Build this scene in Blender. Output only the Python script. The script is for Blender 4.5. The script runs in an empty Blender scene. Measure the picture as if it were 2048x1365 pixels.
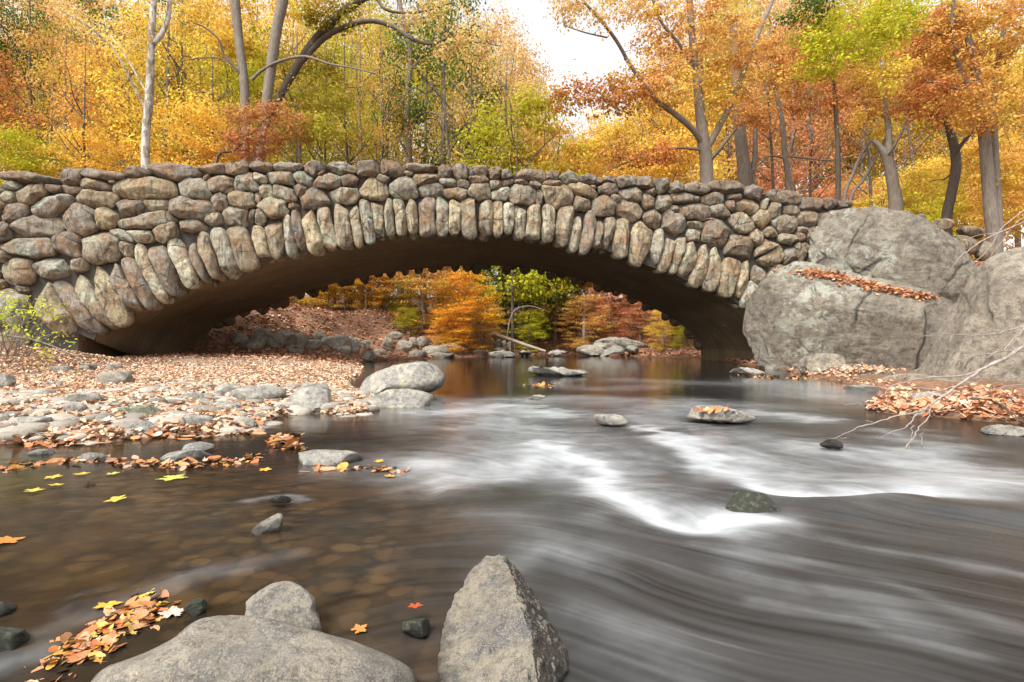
import bpy, bmesh, math, random
import numpy as np
from mathutils import Vector

# ------------------------------------------------------------------ camera, sky, sun
F = 1100.0; CZ = 0.95; HOR = 682.0
scn = bpy.context.scene
cam_d = bpy.data.cameras.new('camera'); cam = bpy.data.objects.new('camera', cam_d)
scn.collection.objects.link(cam); scn.camera = cam
cam.location = (0, 0, CZ); cam.rotation_euler = (math.radians(90), 0, 0)
cam_d.sensor_width = 36; cam_d.lens = F / 2048 * 36; cam_d.clip_start = 0.05; cam_d.clip_end = 1500
world = bpy.data.worlds.new('World'); scn.world = world; world.use_nodes = True
SUN_EL, SUN_AZ = math.radians(52), math.radians(215)      # azimuth clockwise from +Y
wn = world.node_tree; wn.nodes.clear()
_o = wn.nodes.new('ShaderNodeOutputWorld'); _b = wn.nodes.new('ShaderNodeBackground')
_s = wn.nodes.new('ShaderNodeTexSky'); _s.sky_type = 'NISHITA'; _s.sun_disc = False
_s.sun_elevation = SUN_EL; _s.sun_rotation = SUN_AZ; _s.dust_density = 4.0; _s.air_density = 1.0
_h = wn.nodes.new('ShaderNodeHueSaturation'); _h.inputs['Saturation'].default_value = 0.08
_h.inputs['Value'].default_value = 1.22
wn.links.new(_s.outputs[0], _h.inputs['Color']); wn.links.new(_h.outputs[0], _b.inputs[0])
_b.inputs[1].default_value = 0.15; wn.links.new(_b.outputs[0], _o.inputs[0])
sun_d = bpy.data.lights.new('sun', 'SUN'); sun = bpy.data.objects.new('sun', sun_d); scn.collection.objects.link(sun)
sun_d.energy = 1.5; sun_d.angle = math.radians(10); sun_d.color = (1.0, 0.95, 0.87)
_dir = Vector((math.sin(SUN_AZ) * math.cos(SUN_EL), math.cos(SUN_AZ) * math.cos(SUN_EL), math.sin(SUN_EL)))
sun.rotation_euler = _dir.to_track_quat('Z', 'Y').to_euler()
scn.view_settings.view_transform = 'Standard'; scn.view_settings.look = 'None'
scn.view_settings.gamma = 1.0; scn.view_settings.exposure = 1.12
scn.cycles.max_bounces = 6; scn.cycles.diffuse_bounces = 3; scn.cycles.glossy_bounces = 3
scn.cycles.transmission_bounces = 4; scn.cycles.transparent_max_bounces = 6

# ------------------------------------------------------------------ helpers
rng = np.random.default_rng(7)
COL = scn.collection

def hashn(ix, iy, iz, seed):
    with np.errstate(over='ignore'):
        h = (ix.astype(np.int64) * 374761393 + iy.astype(np.int64) * 668265263 + iz.astype(np.int64) * 2147483647 + seed * 974711) & 0xffffffff
        h = ((h ^ (h >> 13)) * 1274126177) & 0xffffffff
        h = ((h ^ (h >> 16)) * 2246822519) & 0xffffffff
        h = h ^ (h >> 15)
    return h / 4294967295.0
def vnoise(P, seed=0):
    P = np.asarray(P, float); i = np.floor(P).astype(np.int64); f = P - i
    f = f * f * f * (f * (f * 6 - 15) + 10)
    r = 0
    for dx in (0, 1):
        wx = f[:, 0] if dx else 1 - f[:, 0]
        for dy in (0, 1):
            wy = f[:, 1] if dy else 1 - f[:, 1]
            for dz in (0, 1):
                wz = f[:, 2] if dz else 1 - f[:, 2]
                r = r + wx * wy * wz * hashn(i[:, 0] + dx, i[:, 1] + dy, i[:, 2] + dz, seed)
    return r
def fbm(P, oct=4, seed=0, gain=0.5):
    P = np.asarray(P, float); a = 1.0; s = 0; t = 0
    for k in range(oct):
        s = s + a * (vnoise(P * 2 ** k + 13.7 * k, seed + k) - 0.5); t += a; a *= gain
    return s / t * 2
def sstep(a, b, x):
    t = np.clip((x - a) / (b - a), 0, 1); return t * t * (3 - 2 * t)

def mesh_arr(name, V, faces, mat=None, parent=None, fattr=None, vattr=None, smooth=True, origin=None):
    """V (n,3); faces: list of arrays (m,k); fattr / vattr dict name -> array"""
    V = np.asarray(V, np.float32)
    if origin is not None: V = V - np.asarray(origin, np.float32)
    me = bpy.data.meshes.new(name)
    if not isinstance(faces, (list, tuple)): faces = [faces]
    faces = [np.asarray(f, np.int32) for f in faces if len(f)]
    idx = np.concatenate([f.ravel() for f in faces]); tot = np.concatenate([np.full(len(f), f.shape[1], np.int32) for f in faces])
    st = np.concatenate([[0], np.cumsum(tot)[:-1]]).astype(np.int32)
    me.vertices.add(len(V)); me.vertices.foreach_set('co', V.ravel())
    me.loops.add(len(idx)); me.loops.foreach_set('vertex_index', idx)
    me.polygons.add(len(tot)); me.polygons.foreach_set('loop_start', st)
    me.polygons.foreach_set('use_smooth', np.full(len(tot), smooth))
    me.update(calc_edges=True)
    for dom, dct in (('FACE', fattr), ('POINT', vattr)):
        for k, a in (dct or {}).items():
            a = np.asarray(a, np.float32)
            if a.ndim == 1:
                at = me.attributes.new(k, 'FLOAT', dom); at.data.foreach_set('value', a)
            else:
                if a.shape[1] == 3: a = np.c_[a, np.ones(len(a), np.float32)]
                at = me.attributes.new(k, 'FLOAT_COLOR', dom); at.data.foreach_set('color', a.ravel().astype(np.float32))
    if mat: me.materials.append(mat)
    o = bpy.data.objects.new(name, me); COL.objects.link(o)
    if origin is not None: o.location = origin
    if parent is not None:
        o.parent = parent
        o.location = (0, 0, 0) if origin is None else Vector(origin) - parent.location
        if origin is None: o.location = -parent.location
    return o
def tag(o, label=None, cat=None, group=None, kind=None):
    if label: o['label'] = label
    if cat: o['category'] = cat
    if group: o['group'] = group
    if kind: o['kind'] = kind
    return o
def empty(name, loc=(0, 0, 0)):
    o = bpy.data.objects.new(name, None); o.empty_display_size = 0.1; o.location = loc; COL.objects.link(o); return o

def Wp(px, py, d): return np.array([(px - 1024) / F * d, d, CZ + (HOR - py) / F * d])
def ndz(V, F4): pass

ORD = ['', 'first', 'second', 'third', 'fourth', 'fifth', 'sixth', 'seventh', 'eighth', 'ninth', 'tenth', 'eleventh', 'twelfth', 'thirteenth',
       'fourteenth', 'fifteenth', 'sixteenth', 'seventeenth', 'eighteenth', 'nineteenth', 'twentieth']
def ordinal(n):
    if n <= 20: return ORD[n]
    if n == 100: return 'hundredth'
    if n > 100: return 'hundred and ' + ordinal(n - 100)
    t = {2: 'twenty', 3: 'thirty', 4: 'forty', 5: 'fifty', 6: 'sixty', 7: 'seventy', 8: 'eighty', 9: 'ninety'}[n // 10]
    if n % 10 == 0: return t[:-1] + 'ieth'
    return t + '-' + ORD[n % 10]

def tube(pts, rad, n=7):
    pts = np.asarray(pts, float); rad = np.asarray(rad, float); m = len(pts)
    T = np.gradient(pts, axis=0); T /= np.linalg.norm(T, axis=1)[:, None] + 1e-9
    ref = np.array([0.31, 0.9, 0.2]); A = np.cross(T, ref); A /= np.linalg.norm(A, axis=1)[:, None] + 1e-9
    Bv = np.cross(T, A); th = np.linspace(0, 2 * np.pi, n, endpoint=False)
    V = pts[:, None] + rad[:, None, None] * (np.cos(th)[None, :, None] * A[:, None] + np.sin(th)[None, :, None] * Bv[:, None])
    i = np.arange(m - 1)[:, None] * n; j = np.arange(n)[None]; k = (j + 1) % n
    Fq = np.stack([i + j, i + k, i + n + k, i + n + j], -1).reshape(-1, 4)
    return V.reshape(-1, 3), Fq
def smooth_poly(P, k=4):
    """Catmull-Rom through rows of P"""
    P = np.asarray(P, float)
    if len(P) < 3: 
        t = np.linspace(0, 1, k + 1)[:, None]; return P[0] * (1 - t) + P[-1] * t
    Q = np.vstack([2 * P[0] - P[1], P, 2 * P[-1] - P[-2]]); out = []
    for i in range(1, len(Q) - 2):
        for t in np.linspace(0, 1, k, endpoint=False):
            a, b, c, d = Q[i - 1], Q[i], Q[i + 1], Q[i + 2]
            out.append(0.5 * ((2 * b) + (c - a) * t + (2 * a - 5 * b + 4 * c - d) * t * t + (3 * b - a - 3 * c + d) * t ** 3))
    out.append(P[-1]); return np.array(out)
class Geo:
    def __init__(s): s.V = []; s.F = []; s.n = 0; s.A = {}
    def add(s, V, Fq, **at):
        s.V.append(V); s.F.append(np.asarray(Fq) + s.n); s.n += len(V)
        for k, v in at.items(): s.A.setdefault(k, []).append(v)
    def arr(s): return np.concatenate(s.V), s.F_by()
    def F_by(s):
        d = {}
        for f in s.F: d.setdefault(f.shape[1], []).append(f)
        return [np.concatenate(v) for v in d.values()]

# ------------------------------------------------------------------ materials
class NT:
    def __init__(s, name):
        s.m = bpy.data.materials.new(name); s.m.use_nodes = True; s.t = s.m.node_tree; s.t.nodes.clear()
        s.out = s.n('ShaderNodeOutputMaterial')
    def n(s, typ, ins=None, **kw):
        x = s.t.nodes.new(typ)
        for k, v in kw.items(): setattr(x, k, v)
        for k, v in (ins or {}).items():
            if hasattr(v, 'links') or isinstance(v, bpy.types.NodeSocket): s.t.links.new(v, x.inputs[k])
            else: x.inputs[k].default_value = v
        return x
    def coord(s, scale=(1, 1, 1), kind='Object', rot=(0, 0, 0), offset_rand=False):
        tc = s.n('ShaderNodeTexCoord').outputs[kind]
        mp = s.n('ShaderNodeMapping', {'Vector': tc, 'Scale': scale, 'Rotation': rot})
        if offset_rand:
            r = s.n('ShaderNodeObjectInfo').outputs['Random']
            m = s.n('ShaderNodeMath', {0: r, 1: 57.0}, operation='MULTIPLY').outputs[0]
            s.t.links.new(s.n('ShaderNodeCombineXYZ', {0: m, 1: m, 2: m}).outputs[0], mp.inputs['Location'])
        return mp.outputs[0]
    def noise(s, vec, scale, detail=6, rough=0.6, dist=0.0):
        return s.n('ShaderNodeTexNoise', {'Vector': vec, 'Scale': scale, 'Detail': detail, 'Roughness': rough, 'Distortion': dist}).outputs['Fac']
    def ramp(s, fac, stops, interp='LINEAR'):
        r = s.n('ShaderNodeValToRGB', {'Fac': fac}); cr = r.color_ramp; cr.interpolation = interp
        while len(cr.elements) > 1: cr.elements.remove(cr.elements[-1])
        for i, (p, c) in enumerate(stops):
            e = cr.elements[0] if i == 0 else cr.elements.new(p)
            e.position = p; e.color = (*(c if hasattr(c, '__len__') else (c, c, c)), 1)
        return r.outputs[0]
    def mix(s, fac, a, b, mode='MIX'):
        x = s.n('ShaderNodeMix', data_type='RGBA', blend_type=mode)
        for sock, v in ((x.inputs[0], fac), (x.inputs[6], a), (x.inputs[7], b)):
            if isinstance(v, bpy.types.NodeSocket): s.t.links.new(v, sock)
            else: sock.default_value = v if not hasattr(v, '__len__') else (*v, 1)[:4]
        return x.outputs[2]
    def math(s, op, a, b=0.5, clamp=False):
        return s.n('ShaderNodeMath', {0: a, 1: b}, operation=op, use_clamp=clamp).outputs[0]
    def bump(s, h, strength=0.5, dist=0.02, normal=None):
        ins = {'Height': h, 'Strength': strength, 'Distance': dist}
        if normal is not None: ins['Normal'] = normal
        return s.n('ShaderNodeBump', ins).outputs[0]
    def bsdf(s, **ins):
        p = s.n('ShaderNodeBsdfPrincipled')
        for k, v in ins.items():
            k = k.replace('_', ' ')
            if isinstance(v, bpy.types.NodeSocket): s.t.links.new(v, p.inputs[k])
            else: p.inputs[k].default_value = (*v, 1)[:4] if hasattr(v, '__len__') else v
        s.t.links.new(p.outputs[0], s.out.inputs[0]); return p

def crack(t, v, scale, width=0.02, warp=0.25):
    nz = t.n('ShaderNodeTexNoise', {'Vector': v, 'Scale': scale * 1.5, 'Detail': 5.0}).outputs['Color']
    vv = t.n('ShaderNodeMix', data_type='VECTOR', factor_mode='UNIFORM'); vv.inputs[0].default_value = warp; t.t.links.new(v, vv.inputs[4]); t.t.links.new(nz, vv.inputs[5])
    d = t.n('ShaderNodeTexVoronoi', {'Vector': vv.outputs[1], 'Scale': scale}, feature='DISTANCE_TO_EDGE').outputs['Distance']
    gate = t.noise(v, scale * 1.3, 2, 0.5)
    return t.math('MULTIPLY', t.ramp(d, [(0.0, 1.0), (width, 0.0)]), t.ramp(gate, [(0.48, 0.0), (0.58, 1.0)]))
def mat_wallstone():
    t = NT('field_stone'); oi = t.n('ShaderNodeObjectInfo'); v = t.coord(offset_rand=True)
    base = oi.outputs['Color']
    n1 = t.noise(v, 1.8, 6, 0.65, 0.8); n2 = t.noise(v, 8, 9, 0.75, 0.2); n3 = t.noise(t.coord((6, 6, 0.9), offset_rand=True), 1.2, 7, 0.7, 0.6)
    c = t.mix(t.math('MULTIPLY', t.ramp(n1, [(0.42, 0.0), (0.60, 1.0)]), 0.75), base, (0.30, 0.165, 0.075))
    c = t.mix(t.ramp(t.noise(v, 2.6, 7, 0.7, 0.5), [(0.50, 0.0), (0.64, 0.8)]), c, (0.36, 0.32, 0.25))
    c = t.mix(t.ramp(n3, [(0.50, 0.0), (0.66, 0.85)]), c, (0.055, 0.043, 0.036))
    c = t.mix(t.ramp(n2, [(0.34, 0.65), (0.56, 0.0)]), c, (0.045, 0.033, 0.024))
    li = t.noise(v, 4.0, 10, 0.8, 0.3)
    c = t.mix(t.ramp(li, [(0.61, 0.0), (0.67, 0.7)]), c, (0.50, 0.49, 0.40))
    fine = t.noise(v, 45, 5, 0.75)
    c = t.mix(t.ramp(fine, [(0.32, 0.55), (0.55, 0.0)]), c, (0.05, 0.04, 0.03))
    ck = crack(t, v, 1.3, 0.03)
    c = t.mix(t.math('MULTIPLY', ck, 0.7), c, (0.03, 0.022, 0.016))
    b = t.bump(fine, 0.6, 0.02, t.bump(n2, 0.9, 0.09, t.bump(t.math('SUBTRACT', 1.0, ck), 0.6, 0.05)))
    t.bsdf(Base_Color=c, Roughness=0.88, Specular_IOR_Level=0.3, Normal=b); return t.m
def mat_rock(name, a, b, lichen=0.3, wet=None, flank=False, crk=0.65, scale=1.0, speck=0.0, strat=0.0, dark=(0.05, 0.045, 0.04), bumpd=0.03, lcol=(0.40, 0.42, 0.30)):
    t = NT(name); v = t.coord(offset_rand=True)
    n1 = t.noise(v, 1.3 * scale, 6, 0.62, 0.5); n2 = t.noise(v, 7 * scale, 9, 0.72); fine = t.noise(v, 55 * scale, 5, 0.7)
    c = t.mix(t.ramp(n1, [(0.42, 0.0), (0.57, 1.0)]), a, b)
    c = t.mix(t.ramp(n2, [(0.38, 0.62), (0.51, 0.0)]), c, dark)
    c = t.mix(t.ramp(n2, [(0.52, 0.0), (0.60, 0.4)]), c, t.mix(0.4, a, (0.62, 0.58, 0.48)))
    c = t.mix(t.ramp(fine, [(0.40, 0.55), (0.51, 0.0)]), c, dark)
    if lichen:
        l1 = t.noise(v, 2.2 * scale, 10, 0.8, 0.4)
        lm = t.ramp(t.noise(v, 0.45 * scale, 3, 0.5), [(0.45, 0.15), (0.56, 1.0)])
        c = t.mix(t.math('MULTIPLY', t.ramp(l1, [(0.60 - 0.16 * lichen, 0.0), (0.64 - 0.15 * lichen, 0.85)]), lm), c, lcol)
        l2 = t.noise(v, 5.5 * scale, 9, 0.75)
        c = t.mix(t.ramp(l2, [(0.66, 0.0), (0.70, 0.8)]), c, (0.035, 0.035, 0.03))
    if speck:
        sp = t.noise(v, 38 * scale, 3, 0.6)
        c = t.mix(t.ramp(sp, [(0.54, 0.0), (0.59, speck)]), c, (0.50, 0.42, 0.30))
    n0 = t.noise(v, 2.6 * scale, 8, 0.7, 0.3); ck = crack(t, v, 0.55 * scale, 0.016, 0.35); ck = t.math('MULTIPLY', ck, crk / 0.65); c = t.mix(t.math('MULTIPLY', ck, 0.65), c, dark)
    c = t.mix(t.ramp(n0, [(0.40, 0.5), (0.5, 0.0)]), c, t.mix(0.5, a, dark)); nb = t.bump(n0, 0.8, bumpd * 4, t.bump(n2, 0.85, bumpd * 2.5, t.bump(t.math('SUBTRACT', 1.0, ck), 0.8, bumpd * 2)))
    if strat:
        w = t.noise(t.coord((1, 1, 6), rot=(0.0, 0.45, 0.0)), 1.4 * scale, 8, 0.7, 0.3)
        nb = t.bump(t.ramp(w, [(0.3, 0.0), (0.5, 0.7), (0.56, 0.72), (0.8, 1.0)]), strat, bumpd * 4, nb)
    nb = t.bump(fine, 0.65, bumpd * 0.7, nb)
    rough = 0.85
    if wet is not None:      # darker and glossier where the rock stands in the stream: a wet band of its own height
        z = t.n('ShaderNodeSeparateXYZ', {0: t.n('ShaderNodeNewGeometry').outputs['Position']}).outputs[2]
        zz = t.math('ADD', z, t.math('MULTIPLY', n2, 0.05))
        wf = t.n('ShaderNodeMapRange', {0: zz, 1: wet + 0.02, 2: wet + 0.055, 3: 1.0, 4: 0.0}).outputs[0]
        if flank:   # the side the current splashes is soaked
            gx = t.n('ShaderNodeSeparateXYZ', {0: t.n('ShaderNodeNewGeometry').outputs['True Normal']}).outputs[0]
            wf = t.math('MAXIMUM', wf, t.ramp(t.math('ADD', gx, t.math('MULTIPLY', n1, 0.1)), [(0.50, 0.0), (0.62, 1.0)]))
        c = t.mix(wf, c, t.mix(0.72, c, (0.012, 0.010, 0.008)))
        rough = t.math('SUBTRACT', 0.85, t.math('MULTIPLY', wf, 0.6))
    t.bsdf(Base_Color=c, Roughness=rough, Normal=nb); return t.m
def mat_leaf(name='autumn_leaf', trans=0.45):
    t = NT(name); oi = t.n('ShaderNodeObjectInfo')
    var = t.n('ShaderNodeAttribute', attribute_name='var').outputs['Fac']; hue = t.n('ShaderNodeAttribute', attribute_name='hue').outputs['Fac']
    hs = t.n('ShaderNodeHueSaturation', {'Hue': t.math('ADD', 0.475, t.math('MULTIPLY', hue, 0.06)), 'Saturation': 1.0,
              'Value': t.math('ADD', 0.55, t.math('MULTIPLY', var, 0.85)), 'Color': oi.outputs['Color']}).outputs[0]
    d = t.n('ShaderNodeBsdfDiffuse', {'Color': hs}).outputs[0]; tr = t.n('ShaderNodeBsdfTranslucent', {'Color': hs}).outputs[0]
    mx = t.n('ShaderNodeMixShader', {0: trans, 1: d, 2: tr}).outputs[0]; t.t.links.new(mx, t.out.inputs[0]); return t.m
def mat_litter(name='leaf_litter', gloss=0.0):
    t = NT(name); c = t.n('ShaderNodeAttribute', attribute_name='col').outputs['Color']
    n = t.noise(t.coord(), 60, 3, 0.6); c = t.mix(t.ramp(n, [(0.3, 0.35), (0.6, 0.0)]), c, (0.12, 0.05, 0.02))
    t.bsdf(Base_Color=c, Roughness=0.3 if gloss else 0.7, Specular_IOR_Level=0.5 if gloss else 0.2); return t.m
def mat_bark(name, a, b, white=0.0):
    t = NT(name); v = t.coord((9, 9, 1.1)); n = t.noise(v, 2.5, 6, 0.65, 0.4); n2 = t.noise(t.coord(), 1.2, 5, 0.6, 0.5)
    c = t.mix(t.ramp(n, [(0.35, 0.0), (0.65, 1.0)]), a, b)
    if white: c = t.mix(t.ramp(t.noise(t.coord((3, 3, 1.2)), 1.6, 5, 0.6), [(0.50, 0.0), (0.53, white)]), c, (0.16, 0.12, 0.08))
    else: c = t.mix(t.ramp(n2, [(0.55, 0.0), (0.7, 0.5)]), c, (0.20, 0.20, 0.15))
    t.bsdf(Base_Color=c, Roughness=0.9, Normal=t.bump(n, 0.8, 0.03)); return t.m
M_STONE = mat_wallstone()
M_BOULD = mat_rock('boulder_rock', (0.35, 0.29, 0.215), (0.25, 0.21, 0.16), lichen=0.68, strat=0.45, crk=1.1, scale=0.8, bumpd=0.09, lcol=(0.50, 0.50, 0.40))
M_BOULD_S = mat_rock('smooth_boulder_rock', (0.37, 0.31, 0.23), (0.29, 0.245, 0.185), lichen=0.2, strat=0.2, scale=0.9, bumpd=0.04)
M_BAR = mat_rock('river_stone', (0.40, 0.375, 0.32), (0.31, 0.295, 0.26), lichen=0.25, scale=2.5, bumpd=0.012)
M_BARW = mat_rock('wet_river_stone', (0.34, 0.32, 0.28), (0.25, 0.24, 0.215), lichen=0.25, scale=3.0, bumpd=0.010, wet=0.20)
M_POOL = mat_rock('pool_stone', (0.38, 0.35, 0.29), (0.27, 0.255, 0.23), lichen=0.35, scale=2.0, bumpd=0.015, wet=0.05, lcol=(0.45, 0.42, 0.26))
M_POOLR = mat_rock('rapids_stone', (0.38, 0.35, 0.29), (0.25, 0.235, 0.21), lichen=0.35, scale=3.0, bumpd=0.012, wet=0.10)
M_FORE = mat_rock('foreground_rock', (0.44, 0.39, 0.31), (0.29, 0.275, 0.25), crk=0.0, lichen=0.2, scale=6.0, speck=0.75, bumpd=0.012, wet=0.30, lcol=(0.40, 0.36, 0.26))
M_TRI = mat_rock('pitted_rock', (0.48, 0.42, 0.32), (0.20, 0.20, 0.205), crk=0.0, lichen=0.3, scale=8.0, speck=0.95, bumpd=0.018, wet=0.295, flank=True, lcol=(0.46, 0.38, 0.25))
M_MOSS = mat_rock('mossy_rock', (0.035, 0.045, 0.018), (0.028, 0.026, 0.022), lichen=0.12, scale=6.0, bumpd=0.012, wet=0.27, lcol=(0.09, 0.12, 0.03))
M_RIP = mat_rock('bank_rock', (0.44, 0.39, 0.31), (0.31, 0.275, 0.22), lichen=0.15, scale=1.5, bumpd=0.03)
M_LEAF = mat_leaf(); M_LIT = mat_litter(); M_WLEAF = mat_litter('wet_leaf', 1)
M_BARK = mat_bark('grey_bark', (0.20, 0.165, 0.13), (0.10, 0.08, 0.062)); M_BARKD = mat_bark('dark_bark', (0.10, 0.075, 0.055), (0.05, 0.038, 0.03))
M_BARKW = mat_bark('white_bark', (0.52, 0.49, 0.44), (0.34, 0.30, 0.25), 0.75)
M_TWIG = mat_bark('dead_twig', (0.36, 0.31, 0.27), (0.18, 0.145, 0.12)); M_LOG = mat_bark('fallen_log', (0.36, 0.29, 0.21), (0.22, 0.17, 0.12))
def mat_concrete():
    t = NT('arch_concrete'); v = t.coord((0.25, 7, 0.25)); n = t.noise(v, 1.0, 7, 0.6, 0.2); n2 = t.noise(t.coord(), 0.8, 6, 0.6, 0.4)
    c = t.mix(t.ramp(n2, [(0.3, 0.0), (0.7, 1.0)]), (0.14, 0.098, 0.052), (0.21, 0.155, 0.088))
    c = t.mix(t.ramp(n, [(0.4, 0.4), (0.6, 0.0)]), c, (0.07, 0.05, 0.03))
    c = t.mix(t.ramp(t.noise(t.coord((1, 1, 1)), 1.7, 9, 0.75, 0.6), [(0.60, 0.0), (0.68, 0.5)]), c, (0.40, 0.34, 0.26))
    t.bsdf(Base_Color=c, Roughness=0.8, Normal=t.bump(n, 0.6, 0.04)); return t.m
def mat_mortar():
    t = NT('mortar'); n = t.noise(t.coord(), 4, 8, 0.7); c = t.ramp(n, [(0.3, (0.022, 0.017, 0.013)), (0.7, (0.055, 0.045, 0.035))])  # mortar colour darkened so the gaps between stones read as shadow
    t.bsdf(Base_Color=c, Roughness=0.95, Normal=t.bump(n, 0.6, 0.05)); return t.m
M_CONC = mat_concrete(); M_MORT = mat_mortar()
def mat_ground():
    t = NT('forest_floor'); v = t.coord(); n = t.noise(v, 0.35, 8, 0.7, 0.4); n2 = t.noise(v, 7, 8, 0.75); n3 = t.noise(v, 26, 5, 0.7)
    g = t.n('ShaderNodeAttribute', attribute_name='gravel').outputs['Fac']; bd = t.n('ShaderNodeAttribute', attribute_name='bed').outputs['Fac']
    lit = t.ramp(n2, [(0.25, (0.07, 0.035, 0.02)), (0.45, (0.19, 0.095, 0.05)), (0.58, (0.30, 0.15, 0.08)), (0.75, (0.36, 0.25, 0.16))])
    lit = t.mix(t.ramp(n, [(0.4, 0.0), (0.6, 0.45)]), lit, (0.09, 0.06, 0.035))
    gr = t.ramp(n3, [(0.3, (0.16, 0.11, 0.075)), (0.5, (0.42, 0.34, 0.26)), (0.7, (0.52, 0.47, 0.38))])
    c = t.mix(g, lit, gr); c = t.mix(bd, c, t.ramp(n3, [(0.3, (0.03, 0.018, 0.008)), (0.7, (0.10, 0.06, 0.025))]))
    t.bsdf(Base_Color=c, Roughness=0.9, Normal=t.bump(n3, 0.6, 0.04, t.bump(n2, 0.7, 0.12))); return t.m
M_GROUND = mat_ground()
def mat_water():
    t = NT('stream_water'); fo = t.n('ShaderNodeAttribute', attribute_name='foam').outputs['Fac']
    rf = t.n('ShaderNodeAttribute', attribute_name='rough').outputs['Fac']; sh = t.n('ShaderNodeAttribute', attribute_name='shallow').outputs['Fac']
    st = t.n('ShaderNodeAttribute', attribute_name='streak').outputs['Fac']
    v = t.coord((1, 1, 1)); n = t.noise(v, 3.2, 6, 0.6, 0.5); n2 = t.noise(v, 22, 5, 0.65)
    deep = t.mix(st, (0.009, 0.0085, 0.008), (0.030, 0.0285, 0.027))
    bed = t.mix(t.ramp(n, [(0.42, 0.0), (0.66, 1.0)]), (0.016, 0.010, 0.005), (0.085, 0.045, 0.016))
    bed = t.mix(t.ramp(n2, [(0.3, 0.5), (0.6, 0.0)]), bed, (0.015, 0.010, 0.006))
    nzc = t.n('ShaderNodeTexNoise', {'Vector': v, 'Scale': 6.0, 'Detail': 3.0}).outputs['Color']; wv = t.n('ShaderNodeMix', data_type='VECTOR'); wv.inputs[0].default_value = 0.12; t.t.links.new(v, wv.inputs[4]); t.t.links.new(nzc, wv.inputs[5])
    vo = t.n('ShaderNodeTexVoronoi', {'Vector': wv.outputs[1], 'Scale': 15.0, 'Randomness': 1.0}); vs_ = t.n('ShaderNodeSeparateColor', {0: vo.outputs['Color']}).outputs[0]
    stones = t.mix(vs_, (0.030, 0.018, 0.008), (0.12, 0.068, 0.027)); stones = t.mix(t.ramp(vo.outputs['Distance'], [(0.35, 0.0), (0.75, 1.0)]), stones, (0.012, 0.008, 0.005))
    bed = t.mix(t.ramp(t.noise(v, 1.7, 3, 0.5), [(0.44, 0.10), (0.60, 0.75)]), bed, stones)
    c = t.mix(sh, deep, bed); c = t.mix(fo, c, (0.66, 0.69, 0.71))
    r = rf
    rip = t.noise(t.coord((1.0, 1.6, 1)), 2.5, 3, 0.5); rip2 = t.noise(t.coord((1.0, 2.2, 1), rot=(0, 0, 0.5)), 9.0, 4, 0.6)
    t.bsdf(Base_Color=c, Roughness=r, IOR=1.33, Specular_IOR_Level=0.14, Normal=t.bump(rip2, 0.22, 0.006, t.bump(rip, 0.3, 0.014))); return t.m
M_WATER = mat_water()

# ------------------------------------------------------------------ bridge frame of reference (metres)
TH = 0.128; BC, BS = math.cos(TH), math.sin(TH); BD = 20.0
AXC, AA, AB, AZ0, BW = -1.39, 12.507, 5.654, -1.10, 6.86; HALF = 12.05; HALFL = 13.1
def Bp(u, v, z):
    u = np.asarray(u, float); v = np.asarray(v, float) + 0 * u; z = np.asarray(z, float) + 0 * u
    return np.stack([u * BC - v * BS, BD + u * BS + v * BC, z], -1)
def px_uz(px, py, v=-0.1):
    k = (np.asarray(px, float) - 1024) / F; u = (k * (BD + v * BC) + v * BS) / (BC - k * BS)
    Y = BD + u * BS + v * BC; return u, CZ + (HOR - np.asarray(py, float)) / F * Y, Y / F
NEARC = [(150, 672), (200, 655), (240, 640), (290, 612), (326, 597), (352, 583), (423, 562), (470, 545), (520, 532), (600, 512), (700, 492), (830, 474), (960, 468), (1100, 478), (1180, 497), (1240, 518), (1300, 540), (1400, 580), (1475, 612), (1500, 640)]
FARC = [(430, 652), (520, 618), (600, 588), (700, 560), (800, 543), (880, 534), (960, 531), (1040, 535), (1100, 544), (1200, 571), (1300, 614), (1370, 655)]
_ne = np.array([px_uz(a, b, 0.08)[:2] for a, b in NEARC]); _fa = np.array([px_uz(a, b, BW - .08)[:2] for a, b in FARC])
def z_el(u): return AZ0 + AB * np.sqrt(np.clip(1 - ((u - AXC) / AA) ** 2, 0, 1))
def z_in(u, v=0.0):
    cn = np.interp(u, _ne[:, 0], _ne[:, 1] - z_el(_ne[:, 0])); cf = np.interp(u, _fa[:, 0], _fa[:, 1] - z_el(_fa[:, 0])); t = np.clip(v / BW, 0, 1); return z_el(u) + (cn + .12) * (1 - t) + cf * t
def z_top(u): return 7.273 - 0.0042 * (u + 0.15) ** 2
def to_uv(x, y):
    yy = y - BD; return x * BC + yy * BS, -x * BS + yy * BC

# ------------------------------------------------------------------ water level, shoreline and terrain
def wl(x, y):
    lip = 2.35 + 0.12 * np.asarray(x)
    right = sstep(-0.6, 0.2, np.asarray(x) / np.maximum(np.asarray(y), 0.5) * 3)
    main = 0.28 - 0.12 * sstep(2.15, 3.3, y - 0.1 * x) - 0.10 * sstep(3.6, 6.5, y) - 0.06 * sstep(6.5, 10, y)
    left = 0.28 - 0.10 * sstep(1.5, 4.2, y) - 0.12 * sstep(4.2, 8.0, y) - 0.06 * sstep(8, 10, y)
    return main * right + left * (1 - right)
def hit(px, py, fn, dz=0.0, y0=0.6, y1=60):
    Y = np.geomspace(y0, y1, 1600); X = (px - 1024) / F * Y; Z = CZ + (HOR - py) / F * Y
    g = Z - fn(X, Y) - dz; k = np.where(g < 0)[0]; k = k[0] if len(k) else len(Y) - 1
    return np.array([X[k], Y[k], Z[k] - dz])
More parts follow.
